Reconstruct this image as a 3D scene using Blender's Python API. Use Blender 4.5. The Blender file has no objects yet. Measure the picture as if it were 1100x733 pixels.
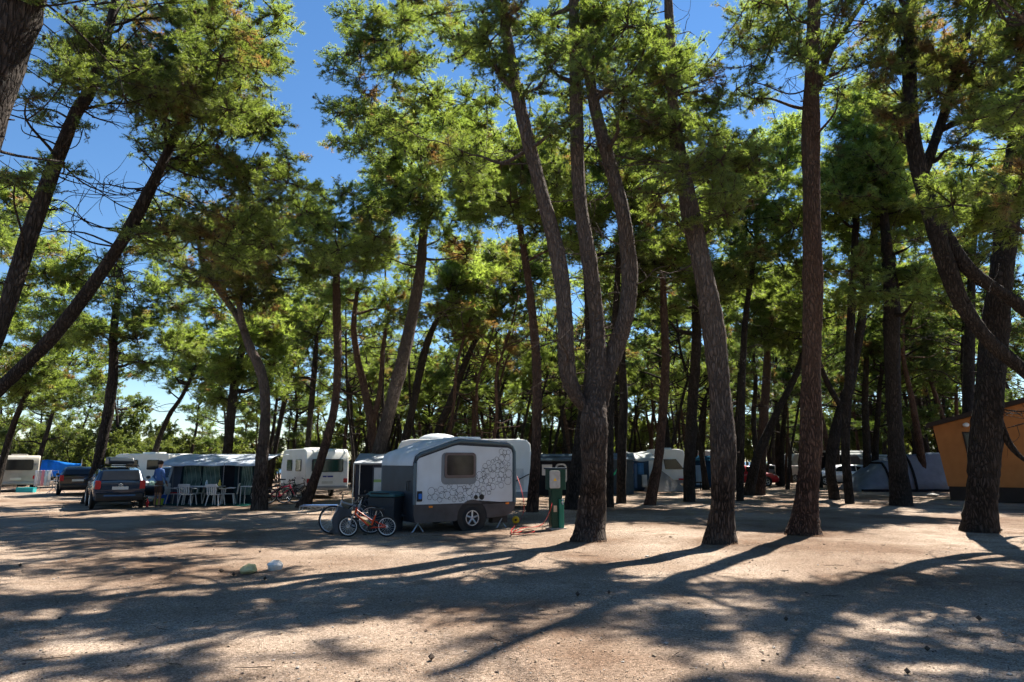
import bpy, math, random
import numpy as np
from math import sin, cos, tan, pi, radians, atan, atan2, sqrt
from mathutils import Vector, Matrix

C = bpy.context.scene.collection
scene = bpy.context.scene
rng = np.random.default_rng(7)
random.seed(7)

# ------------------------------------------------------------------ measuring aid: photo pixels (1100 x 733) -> places on the ground
F, CX, CY, EYE = 733.0, 550.0, 366.5, 1.7
TILT = atan(129.5 / 733.0)
def ray(px, py):
    x = (px - CX) / F; y = (CY - py) / F
    return np.array([x, cos(TILT) - y * sin(TILT), sin(TILT) + y * cos(TILT)])
def P(px, py, Y):
    d = ray(px, py); s = Y / d[1]
    return np.array([d[0] * s, Y, EYE + d[2] * s])
def G(px, py, z=0.0):
    d = ray(px, py); s = (z - EYE) / d[2]
    return np.array([d[0] * s, d[1] * s, z])
def XAT(px, Y, z=0.8):
    return (px - CX) / F * (Y * cos(TILT) + (z - EYE) * sin(TILT))
def MPP(Y, z=1.0):                     # metres per photo pixel
    return (Y * cos(TILT) + (z - EYE) * sin(TILT)) / F

# ------------------------------------------------------------------ materials
def new_mat(name):
    m = bpy.data.materials.new(name); m.use_nodes = True
    nt = m.node_tree
    for n in list(nt.nodes): nt.nodes.remove(n)
    out = nt.nodes.new('ShaderNodeOutputMaterial')
    return m, nt, out
def N(nt, typ, **kw):
    n = nt.nodes.new(typ)
    for k, v in kw.items():
        if k in n.inputs: n.inputs[k].default_value = v
        else: setattr(n, k, v)
    return n
def L(nt, a, b): nt.links.new(a, b)
def ramp(nt, stops, interp='LINEAR'):
    r = nt.nodes.new('ShaderNodeValToRGB'); r.color_ramp.interpolation = interp
    e = r.color_ramp.elements
    while len(e) < len(stops): e.new(0.5)
    for i, (p, c) in enumerate(stops):
        e[i].position = p; e[i].color = (*c, 1)
    return r
MATS = {}
def paint(name, col, rough=0.5, metal=0.0, vary=0.12, scale=3.0, bump=0.0, bscale=40.0, spec=0.22, coat=0.0):
    """plain surface with slight dirt and tone variation"""
    if name in MATS: return MATS[name]
    m, nt, out = new_mat(name)
    b = N(nt, 'ShaderNodeBsdfPrincipled', Roughness=rough, Metallic=metal)
    b.inputs['Specular IOR Level'].default_value = spec
    b.inputs['Coat Weight'].default_value = coat
    tc = N(nt, 'ShaderNodeTexCoord')
    no = N(nt, 'ShaderNodeTexNoise', Scale=scale, Detail=5.0)
    L(nt, tc.outputs['Object'], no.inputs['Vector'])
    c = np.array(col)
    r = ramp(nt, [(0.3, tuple(c * (1 - vary) * np.array([1, .98, .95]))), (0.7, tuple(np.minimum(c * (1 + vary), 1)))])
    L(nt, no.outputs['Fac'], r.inputs['Fac']); L(nt, r.outputs['Color'], b.inputs['Base Color'])
    if bump > 0:
        n2 = N(nt, 'ShaderNodeTexNoise', Scale=bscale, Detail=3.0)
        L(nt, tc.outputs['Object'], n2.inputs['Vector'])
        bp = N(nt, 'ShaderNodeBump', Strength=bump, Distance=0.02)
        L(nt, n2.outputs['Fac'], bp.inputs['Height']); L(nt, bp.outputs['Normal'], b.inputs['Normal'])
    L(nt, b.outputs[0], out.inputs['Surface'])
    MATS[name] = m
    return m
def cloth(name, col, vary=0.15, thin=0.25):
    if name in MATS: return MATS[name]
    m, nt, out = new_mat(name)
    tc = N(nt, 'ShaderNodeTexCoord'); no = N(nt, 'ShaderNodeTexNoise', Scale=2.5, Detail=4.0)
    L(nt, tc.outputs['Object'], no.inputs['Vector'])
    c = np.array(col)
    r = ramp(nt, [(0.3, tuple(c * (1 - vary))), (0.7, tuple(np.minimum(c * (1 + vary), 1)))])
    L(nt, no.outputs['Fac'], r.inputs['Fac'])
    d = N(nt, 'ShaderNodeBsdfDiffuse'); t = N(nt, 'ShaderNodeBsdfTranslucent'); mx = N(nt, 'ShaderNodeMixShader')
    mx.inputs[0].default_value = thin
    wv = N(nt, 'ShaderNodeTexNoise', Scale=5.0, Detail=3.0); L(nt, tc.outputs['Object'], wv.inputs['Vector'])
    bp = N(nt, 'ShaderNodeBump', Strength=0.5, Distance=0.06); L(nt, wv.outputs['Fac'], bp.inputs['Height'])
    L(nt, bp.outputs['Normal'], d.inputs['Normal'])
    L(nt, r.outputs['Color'], d.inputs['Color']); L(nt, r.outputs['Color'], t.inputs['Color'])
    L(nt, d.outputs[0], mx.inputs[1]); L(nt, t.outputs[0], mx.inputs[2]); L(nt, mx.outputs[0], out.inputs['Surface'])
    MATS[name] = m
    return m
def bark_mat(name, dark, plate, tone, scale=17.0, upper=.6):
    m, nt, out = new_mat(name)
    tc = N(nt, 'ShaderNodeTexCoord'); mp = N(nt, 'ShaderNodeMapping'); mp.inputs['Scale'].default_value = (1, 1, .22)
    L(nt, tc.outputs['Object'], mp.inputs['Vector'])
    wob = N(nt, 'ShaderNodeTexNoise', Scale=5.0, Detail=4.0); L(nt, mp.outputs[0], wob.inputs['Vector'])
    add = N(nt, 'ShaderNodeVectorMath', operation='MULTIPLY_ADD'); add.inputs[1].default_value = (.22, .22, .22)
    L(nt, wob.outputs['Color'], add.inputs[0]); L(nt, mp.outputs[0], add.inputs[2])
    vo = N(nt, 'ShaderNodeTexVoronoi', feature='DISTANCE_TO_EDGE', Scale=scale); L(nt, add.outputs[0], vo.inputs['Vector'])
    v2 = N(nt, 'ShaderNodeTexVoronoi', Scale=scale); L(nt, add.outputs[0], v2.inputs['Vector'])
    fine = N(nt, 'ShaderNodeTexNoise', Scale=60.0, Detail=4.0); L(nt, mp.outputs[0], fine.inputs['Vector'])
    big = N(nt, 'ShaderNodeTexNoise', Scale=1.3, Detail=3.0); L(nt, tc.outputs['Object'], big.inputs['Vector'])
    r = ramp(nt, [(0.0, dark), (0.14, tuple(np.array(dark) * .6 + np.array(plate) * .4)), (0.34, plate)])
    L(nt, vo.outputs['Distance'], r.inputs['Fac'])
    mx = N(nt, 'ShaderNodeMix', data_type='RGBA'); mx.inputs[7].default_value = (*tone, 1)
    rb = ramp(nt, [(0.38, (0, 0, 0)), (0.68, (.7, .7, .7))]); L(nt, big.outputs['Fac'], rb.inputs['Fac'])
    mm = N(nt, 'ShaderNodeMath', operation='MULTIPLY'); L(nt, rb.outputs['Color'], mm.inputs[0]); L(nt, v2.outputs['Color'], mm.inputs[1])
    L(nt, mm.outputs[0], mx.inputs[0]); L(nt, r.outputs['Color'], mx.inputs[6])
    sz = N(nt, 'ShaderNodeSeparateXYZ'); L(nt, tc.outputs['Object'], sz.inputs[0])
    hz = N(nt, 'ShaderNodeMapRange'); hz.inputs['From Min'].default_value = 1.2; hz.inputs['From Max'].default_value = 5.0; hz.inputs['To Max'].default_value = upper; L(nt, sz.outputs['Z'], hz.inputs['Value'])
    mu_ = N(nt, 'ShaderNodeMix', data_type='RGBA'); mu_.inputs[7].default_value = (*(np.array(tone) * .95), 1); L(nt, hz.outputs[0], mu_.inputs[0]); L(nt, mx.outputs[2], mu_.inputs[6])
    mx = mu_
    m3 = N(nt, 'ShaderNodeMix', data_type='RGBA', blend_type='MULTIPLY'); m3.inputs[0].default_value = .7
    rf = ramp(nt, [(0.3, (.55, .55, .55)), (0.7, (1.3, 1.3, 1.3))]); L(nt, fine.outputs['Fac'], rf.inputs['Fac'])
    L(nt, mx.outputs[2], m3.inputs[6]); L(nt, rf.outputs['Color'], m3.inputs[7])
    b = N(nt, 'ShaderNodeBsdfPrincipled', Roughness=.92); b.inputs['Specular IOR Level'].default_value = .15
    L(nt, m3.outputs[2], b.inputs['Base Color'])
    hm = N(nt, 'ShaderNodeMath', operation='MULTIPLY_ADD'); hm.inputs[1].default_value = .25
    rh = ramp(nt, [(0.0, (0, 0, 0)), (0.2, (1, 1, 1))]); L(nt, vo.outputs['Distance'], rh.inputs['Fac'])
    L(nt, fine.outputs['Fac'], hm.inputs[0]); L(nt, rh.outputs['Color'], hm.inputs[2])
    bp = N(nt, 'ShaderNodeBump', Strength=1.0, Distance=.05); L(nt, hm.outputs[0], bp.inputs['Height'])
    L(nt, bp.outputs['Normal'], b.inputs['Normal']); L(nt, b.outputs[0], out.inputs['Surface'])
    return m
def needle_mat(name, c1, c2, brown=0.0, thin=.58):
    m, nt, out = new_mat(name)
    tc = N(nt, 'ShaderNodeTexCoord')
    no = N(nt, 'ShaderNodeTexNoise', Scale=1.1, Detail=3.0); L(nt, tc.outputs['Object'], no.inputs['Vector'])
    n2 = N(nt, 'ShaderNodeTexNoise', Scale=9.0, Detail=1.0); L(nt, tc.outputs['Object'], n2.inputs['Vector'])
    ad = N(nt, 'ShaderNodeMath', operation='MULTIPLY_ADD'); ad.inputs[1].default_value = .5
    sb = N(nt, 'ShaderNodeMath', operation='MULTIPLY'); sb.inputs[1].default_value = .5
    L(nt, no.outputs['Fac'], sb.inputs[0]); L(nt, n2.outputs['Fac'], ad.inputs[0]); L(nt, sb.outputs[0], ad.inputs[2])
    r = ramp(nt, [(0.36, c1), (0.64, c2)]); L(nt, ad.outputs[0], r.inputs['Fac'])
    oi = N(nt, 'ShaderNodeObjectInfo')
    hsv = N(nt, 'ShaderNodeHueSaturation')
    mr = N(nt, 'ShaderNodeMapRange'); mr.inputs['To Min'].default_value = .8; mr.inputs['To Max'].default_value = 1.2
    L(nt, oi.outputs['Random'], mr.inputs['Value']); L(nt, mr.outputs[0], hsv.inputs['Value'])
    L(nt, r.outputs['Color'], hsv.inputs['Color'])
    col = hsv.outputs['Color']
    if brown > 0:
        n3 = N(nt, 'ShaderNodeTexNoise', Scale=.8, Detail=4.0); L(nt, tc.outputs['Object'], n3.inputs['Vector'])
        rb = ramp(nt, [(.62 - brown, (0, 0, 0)), (.72 - brown, (1, 1, 1))]); L(nt, n3.outputs['Fac'], rb.inputs['Fac'])
        mx = N(nt, 'ShaderNodeMix', data_type='RGBA'); mx.inputs[7].default_value = (.12, .07, .035, 1)
        L(nt, rb.outputs['Color'], mx.inputs[0]); L(nt, col, mx.inputs[6]); col = mx.outputs[2]
    d = N(nt, 'ShaderNodeBsdfDiffuse'); t = N(nt, 'ShaderNodeBsdfTranslucent'); mx = N(nt, 'ShaderNodeMixShader'); mx.inputs[0].default_value = thin
    g = N(nt, 'ShaderNodeBsdfAnisotropic', Roughness=.45); m2 = N(nt, 'ShaderNodeMixShader'); m2.inputs[0].default_value = .05
    tg = N(nt, 'ShaderNodeMix', data_type='RGBA', blend_type='MULTIPLY'); tg.inputs[0].default_value = 1.0; tg.inputs[7].default_value = (3.5, 3.4, 1.9, 1); L(nt, col, tg.inputs[6])
    L(nt, col, d.inputs['Color']); L(nt, tg.outputs[2], t.inputs['Color'])
    L(nt, d.outputs[0], mx.inputs[1]); L(nt, t.outputs[0], mx.inputs[2])
    L(nt, mx.outputs[0], m2.inputs[1]); L(nt, g.outputs[0], m2.inputs[2]); L(nt, m2.outputs[0], out.inputs['Surface'])
    return m
BARK = bark_mat('pine_bark', (.010, .007, .006), (.066, .048, .039), (.19, .15, .128))
BARK_RED = bark_mat('reddish_pine_bark', (.016, .009, .007), (.10, .057, .042), (.15, .095, .072))
BARK_DARK = bark_mat('dark_pine_bark', (.010, .008, .007), (.048, .038, .033), (.075, .06, .052), upper=.3)
TWIG = paint('twig_wood', (.055, .042, .034), .9, vary=.3, spec=.1)
CONE = paint('cone_brown', (.05, .032, .022), .8, vary=.3, spec=.1)
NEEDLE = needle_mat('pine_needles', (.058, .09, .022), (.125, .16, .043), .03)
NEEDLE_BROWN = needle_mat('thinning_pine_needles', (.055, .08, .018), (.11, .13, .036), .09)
NEEDLE_SHADED = needle_mat('dark_pine_needles', (.028, .052, .014), (.062, .088, .024), .04)  # pine needles again, darkened to carry the shade of the backlit wood
LEAF = needle_mat('shrub_leaves', (.04, .06, .018), (.09, .11, .03), .02)

# ------------------------------------------------------------------ objects
def tag(o, label=None, cat=None, group=None, kind=None):
    if label: o['label'] = label
    if cat: o['category'] = cat
    if group: o['group'] = group
    if kind: o['kind'] = kind
    return o
def thing(name, label, cat, loc=(0, 0, 0), rz=0.0, group=None):
    o = bpy.data.objects.new(name, None); C.objects.link(o)
    o.location = loc; o.rotation_euler = (0, 0, rz); o.empty_display_size = .2
    return tag(o, label, cat, group)
def copy_tree(o, parent=None):
    c = o.copy(); C.objects.link(c)
    if parent is not None: c.parent = parent
    for ch in list(o.children): copy_tree(ch, c)
    return c
def tri_mesh(name, v, t, mi=None, mats=(), smooth=False):
    me = bpy.data.meshes.new(name)
    nv, ntr = len(v), len(t)
    me.vertices.add(nv); me.vertices.foreach_set('co', np.ascontiguousarray(v, dtype=np.float32).ravel())
    me.loops.add(ntr * 3); me.loops.foreach_set('vertex_index', np.ascontiguousarray(t, dtype=np.int32).ravel())
    me.polygons.add(ntr); me.polygons.foreach_set('loop_start', np.arange(0, ntr * 3, 3, dtype=np.int32))
    for m in mats: me.materials.append(m)
    if mi is not None: me.polygons.foreach_set('material_index', np.ascontiguousarray(mi, dtype=np.int32))
    me.polygons.foreach_set('use_smooth', np.full(ntr, smooth, dtype=bool))
    me.update(calc_edges=True)
    return me
def link(name, me, parent=None, loc=None):
    o = bpy.data.objects.new(name, me); C.objects.link(o)
    if parent is not None: o.parent = parent
    if loc is not None: o.location = loc
    return o

class MB:
    """collects shapes for ONE mesh object"""
    def __init__(self): self.v = []; self.f = []; self.m = []
    def add(self, vs, fs, m=0):
        k = len(self.v); self.v += [tuple(map(float, p)) for p in vs]
        self.f += [tuple(i + k for i in f) for f in fs]; self.m += [m] * len(fs)
        return self
    def box(self, x0, x1, y0, y1, z0, z1, m=0):
        vs = [(x, y, z) for z in (z0, z1) for y in (y0, y1) for x in (x0, x1)]
        return self.add(vs, [(0, 2, 3, 1), (4, 5, 7, 6), (0, 1, 5, 4), (2, 6, 7, 3), (0, 4, 6, 2), (1, 3, 7, 5)], m)
    def prism(self, poly, a, b, axis='y', m=0):
        """poly lies in the plane square to axis: (x,z) for y, (y,z) for x, (x,y) for z"""
        n = len(poly)
        def put(p, t):
            return (p[0], t, p[1]) if axis == 'y' else ((t, p[0], p[1]) if axis == 'x' else (p[0], p[1], t))
        vs = [put(p, a) for p in poly] + [put(p, b) for p in poly]
        fs = [tuple(range(n)), tuple(range(2 * n - 1, n - 1, -1))] + [(i, i + n, (i + 1) % n + n, (i + 1) % n) for i in range(n)]
        return self.add(vs, fs, m)
    def tube(self, pts, r, n=8, m=0, cap=True):
        pts = [np.array(p, float) for p in pts]
        rs = r if hasattr(r, '__len__') else [r] * len(pts)
        k = len(pts); vs = []
        for i, p in enumerate(pts):
            t = pts[min(i + 1, k - 1)] - pts[max(i - 1, 0)]
            t = t / (np.linalg.norm(t) + 1e-9)
            a = np.cross(t, (0, 0, 1) if abs(t[2]) < .95 else (1, 0, 0)); a /= np.linalg.norm(a); b = np.cross(t, a)
            for j in range(n):
                w = 2 * pi * j / n
                vs.append(p + rs[i] * (cos(w) * a + sin(w) * b))
        fs = [(i * n + j, i * n + (j + 1) % n, (i + 1) * n + (j + 1) % n, (i + 1) * n + j) for i in range(k - 1) for j in range(n)]
        if cap: fs += [tuple(range(n - 1, -1, -1)), tuple(range((k - 1) * n, k * n))]
        return self.add(vs, fs, m)
    def ring(self, c, R, r, axis='y', n=24, k=6, m=0, sq=1.0):
        vs = []
        for i in range(n):
            w = 2 * pi * i / n
            for j in range(k):
                u = 2 * pi * j / k
                q = R + r * cos(u); h = r * sin(u) * sq
                p = (q * cos(w), h, q * sin(w)) if axis == 'y' else ((h, q * cos(w), q * sin(w)) if axis == 'x' else (q * cos(w), q * sin(w), h))
                vs.append((c[0] + p[0], c[1] + p[1], c[2] + p[2]))
        fs = [(i * k + j, ((i + 1) % n) * k + j, ((i + 1) % n) * k + (j + 1) % k, i * k + (j + 1) % k) for i in range(n) for j in range(k)]
        return self.add(vs, fs, m)
    def disc(self, c, R, t0, t1, axis='y', n=20, m=0):
        poly = [(R * cos(2 * pi * i / n), R * sin(2 * pi * i / n)) for i in range(n)]
        if axis == 'y': return self.prism([(c[0] + a, c[2] + b) for a, b in poly], c[1] + t0, c[1] + t1, 'y', m)
        if axis == 'x': return self.prism([(c[1] + a, c[2] + b) for a, b in poly], c[0] + t0, c[0] + t1, 'x', m)
        return self.prism([(c[0] + a, c[1] + b) for a, b in poly], c[2] + t0, c[2] + t1, 'z', m)
    def ball(self, c, r, n=12, k=8, m=0):
        r = np.array(r if hasattr(r, '__len__') else (r, r, r), float); vs = []
        for i in range(k + 1):
            a = pi * i / k
            for j in range(n):
                w = 2 * pi * j / n
                vs.append((c[0] + r[0] * sin(a) * cos(w), c[1] + r[1] * sin(a) * sin(w), c[2] + r[2] * cos(a)))
        fs = [(i * n + j, i * n + (j + 1) % n, (i + 1) * n + (j + 1) % n, (i + 1) * n + j) for i in range(k) for j in range(n)]
        return self.add(vs, fs, m)
    def grid(self, fn, nu, nv, m=0):
        vs = [fn(i / (nu - 1), j / (nv - 1)) for i in range(nu) for j in range(nv)]
        fs = [(i * nv + j, (i + 1) * nv + j, (i + 1) * nv + j + 1, i * nv + j + 1) for i in range(nu - 1) for j in range(nv - 1)]
        return self.add(vs, fs, m)
    def build(self, name, mats, parent=None, smooth=False, bevel=0.0, solid=0.0, sub=0):
        me = bpy.data.meshes.new(name); me.from_pydata(self.v, [], self.f)
        if not isinstance(mats, (list, tuple)): mats = [mats]
        for mt in mats: me.materials.append(mt)
        me.polygons.foreach_set('material_index', self.m)
        import bmesh
        bm = bmesh.new(); bm.from_mesh(me)
        bmesh.ops.remove_doubles(bm, verts=bm.verts, dist=1e-5)
        bmesh.ops.recalc_face_normals(bm, faces=bm.faces); bm.to_mesh(me); bm.free()
        o = link(name, me, parent)
        if solid:
            md = o.modifiers.new('solid', 'SOLIDIFY'); md.thickness = solid; md.offset = 0
        if bevel:
            md = o.modifiers.new('bevel', 'BEVEL'); md.width = bevel; md.segments = 2; md.limit_method = 'ANGLE'; md.angle_limit = radians(40)
        if sub:
            md = o.modifiers.new('sub', 'SUBSURF'); md.levels = sub; md.render_levels = sub
        if smooth:
            try: me.shade_smooth(); me.set_sharp_from_angle(angle=radians(42))
            except Exception: me.polygons.foreach_set('use_smooth', [True] * len(me.polygons))
        return o
# ------------------------------------------------------------------ foliage: shoots with needle tufts round a bough
def unit(a): return a / (np.linalg.norm(a, axis=-1, keepdims=True) + 1e-9)
def bough(seed, branches=11, shoots=12, tufts=4, needles=17, nl=.135, nw=.016, cones=0, spread=.9, flat=.75):
    """a bough of unit radius: needle triangles, twig triangles"""
    r = np.random.default_rng(seed)
    SP, SD = [], []; tw_v, tw_t = [], []
    def twig(a, b, ra, rb):
        d = unit(b - a); u = unit(np.cross(d, [.3, .2, 1])); w = np.cross(d, u); k = sum(len(x) for x in tw_v)
        vs = [p + q * (cos(t) * u + sin(t) * w) for p, q in ((a, ra), (b, rb)) for t in (0, 2.1, 4.2)]
        tw_v.append(np.array(vs)); tw_t.extend([(k + i, k + (i + 1) % 3, k + 3 + (i + 1) % 3) for i in range(3)] + [(k + i, k + 3 + (i + 1) % 3, k + 3 + i) for i in range(3)])
    for b in range(branches):
        d = unit(r.normal(size=3) * [1, 1, .8] + [0, 0, .12]); ln = r.uniform(.45, spread)
        mid = d * ln * .5 + r.normal(size=3) * .05; end = d * ln + r.normal(size=3) * .06 + np.array([0, 0, .08])
        twig(np.zeros(3), mid, .022, .015); twig(mid, end, .015, .007)
        for s in range(shoots):
            u = r.uniform(.25, 1.05)
            p0 = (mid * u * 2 if u < .5 else mid + (end - mid) * (u - .5) * 2)
            sd = unit(d * .6 + r.normal(size=3) * .75 + [0, 0, .25]); sl = r.uniform(.14, .36)
            p1 = p0 + sd * sl
            twig(p0, p1, .007, .004)
            for k in range(tufts):
                q = (k + .6) / tufts
                SP.append(p0 + sd * sl * q); SD.append(unit(sd + r.normal(size=3) * .15))
    SP = np.array(SP); SD = np.array(SD); n = len(SP)
    o = np.repeat(SP, needles, 0); ax = np.repeat(SD, needles, 0)
    rd = unit(np.cross(ax, r.normal(size=ax.shape)))
    an = r.uniform(.35, 1.15, size=(len(ax), 1))
    d = unit(ax * np.cos(an) + rd * np.sin(an))
    ln = nl * r.uniform(.7, 1.25, size=(len(ax), 1))
    sd = unit(np.cross(d, r.normal(size=d.shape))) * nw * .5
    o = o + d * .01
    v = np.stack([o - sd, o + sd, o + d * ln], 1).reshape(-1, 3)
    t = np.arange(len(v)).reshape(-1, 3)
    V = [v * [1, 1, flat]]; T = [t]; M = [np.zeros(len(t), int)]
    tv = np.concatenate(tw_v) * [1, 1, flat]; tt = np.array(tw_t)
    V.append(tv); T.append(tt + len(v)); M.append(np.ones(len(tt), int)); k = len(v) + len(tv)
    for c in range(cones):
        p = SP[r.integers(n)] * [1, 1, flat] + r.normal(size=3) * .02; s = r.uniform(.035, .05)
        ov = np.array([(1, 0, 0), (-1, 0, 0), (0, 1, 0), (0, -1, 0), (0, 0, 1.4), (0, 0, -1.5)]) * s + p
        ot = np.array([(0, 2, 4), (2, 1, 4), (1, 3, 4), (3, 0, 4), (2, 0, 5), (1, 2, 5), (3, 1, 5), (0, 3, 5)])
        V.append(ov); T.append(ot + k); M.append(np.full(8, 2)); k += 6
    return np.concatenate(V), np.concatenate(T), np.concatenate(M)
NEAR = [bough(100 + i, 11, 12, 4, 17, .10, .0088, cones=12) for i in range(4)]
MID = [bough(200 + i, 11, 11, 3, 14, .13, .0145, cones=3) for i in range(4)]
FAR = [bough(300 + i, 10, 9, 3, 10, .17, .024) for i in range(4)]
THIN = [bough(400 + i, 9, 8, 3, 13, .15, .011, cones=9, spread=1.0) for i in range(4)]
SHRUB = [bough(500 + i, 14, 12, 3, 12, .09, .045, spread=.85, flat=.85) for i in range(3)]

class TriBag:
    def __init__(self): self.V = []; self.T = []; self.M = []; self.k = 0
    def add(self, v, t, m):
        self.V.append(v); self.T.append(t + self.k); self.M.append(m); self.k += len(v)
    def mesh(self, name, mats, smooth=False):
        return tri_mesh(name, np.concatenate(self.V), np.concatenate(self.T), np.concatenate(self.M), mats, smooth)
def put_bough(bag, tpl, c, r, rr):
    v, t, m = tpl[rr.integers(len(tpl))]
    a = rr.uniform(0, 2 * pi); ti = rr.normal() * .25
    R = np.array(Matrix.Rotation(a, 3, 'Z') @ Matrix.Rotation(ti, 3, 'X'))
    s = np.array([r * rr.uniform(.85, 1.2), r * rr.uniform(.85, 1.2), r * rr.uniform(.85, 1.1)])
    bag.add((v * s) @ R.T + c, t, m)
def smooth_path(pts, per=6):
    """Catmull-Rom through rows (x, y, z, radius)"""
    p = np.array(pts, float)
    if len(p) < 3:
        return np.array([p[0] + (p[1] - p[0]) * u for u in np.linspace(0, 1, per + 1)])
    q = np.vstack([2 * p[0] - p[1], p, 2 * p[-1] - p[-2]]); out = []
    for i in range(1, len(q) - 2):
        for u in np.linspace(0, 1, per, endpoint=False):
            a, b, c, d = q[i - 1], q[i], q[i + 1], q[i + 2]
            out.append(.5 * (2 * b + (c - a) * u + (2 * a - 5 * b + 4 * c - d) * u * u + (3 * b - a - 3 * c + d) * u ** 3))
    out.append(p[-1])
    return np.array(out)
def put_tube(bag, path, n, rr, rough=.06, mat=0, flare=0.0, z0=0.0):
    k = len(path); P3 = path[:, :3]; t = np.gradient(P3, axis=0); t = unit(t)
    a = np.zeros_like(t); ref = np.array([1.0, 0, 0]) if abs(t[0, 0]) < .8 else np.array([0, 1.0, 0])
    prev = ref
    for i in range(k):
        prev = prev - t[i] * np.dot(prev, t[i]); prev = prev / (np.linalg.norm(prev) + 1e-9); a[i] = prev
    b = np.cross(t, a)
    w = np.linspace(0, 2 * pi, n, endpoint=False)
    lob = 1 + rough * (np.sin(2 * w + rr.uniform(0, 6))[None] * np.sin(np.arange(k) * .35 + rr.uniform(0, 6))[:, None] + rr.normal(size=(k, n)) * .45)
    if flare:
        h = np.clip((P3[:, 2] - z0) / .45, 0, 1); fl = (1 - h) ** 2 * flare
        lob = lob + fl[:, None] * (.55 + .75 * np.sin(3 * w + rr.uniform(0, 6)) + .4 * np.sin(5 * w + rr.uniform(0, 6)))[None]
    R = path[:, 3][:, None] * lob
    v = P3[:, None] + R[..., None] * (np.cos(w)[None, :, None] * a[:, None] + np.sin(w)[None, :, None] * b[:, None])
    i, j = np.meshgrid(np.arange(k - 1), np.arange(n), indexing='ij'); j2 = (j + 1) % n
    A, B, Cc, D = i * n + j, i * n + j2, (i + 1) * n + j2, (i + 1) * n + j
    tr = np.concatenate([np.stack([A, B, Cc], -1).reshape(-1, 3), np.stack([A, Cc, D], -1).reshape(-1, 3)])
    v = v.reshape(-1, 3); e = len(v)
    v = np.vstack([v, path[-1, :3]])
    tr = np.vstack([tr, [(e - n + q, e - n + (q + 1) % n, e) for q in range(n)]])
    bag.add(v, tr, np.full(len(tr), mat))
def limb(bag, a, b, ra, rb, rr, n=6, sag=.05):
    d = b - a; ln = np.linalg.norm(d); m1 = a + d * .35 + np.array([0, 0, -sag * ln]) + rr.normal(size=3) * ln * .05; m2 = a + d * .7 + np.array([0, 0, -sag * .5 * ln]) + rr.normal(size=3) * ln * .06
    pth = smooth_path([(*a, ra), (*m1, ra * .75 + rb * .25), (*m2, ra * .4 + rb * .6), (*b, rb)], 4); put_tube(bag, pth, n, rr, .05); return pth

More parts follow.
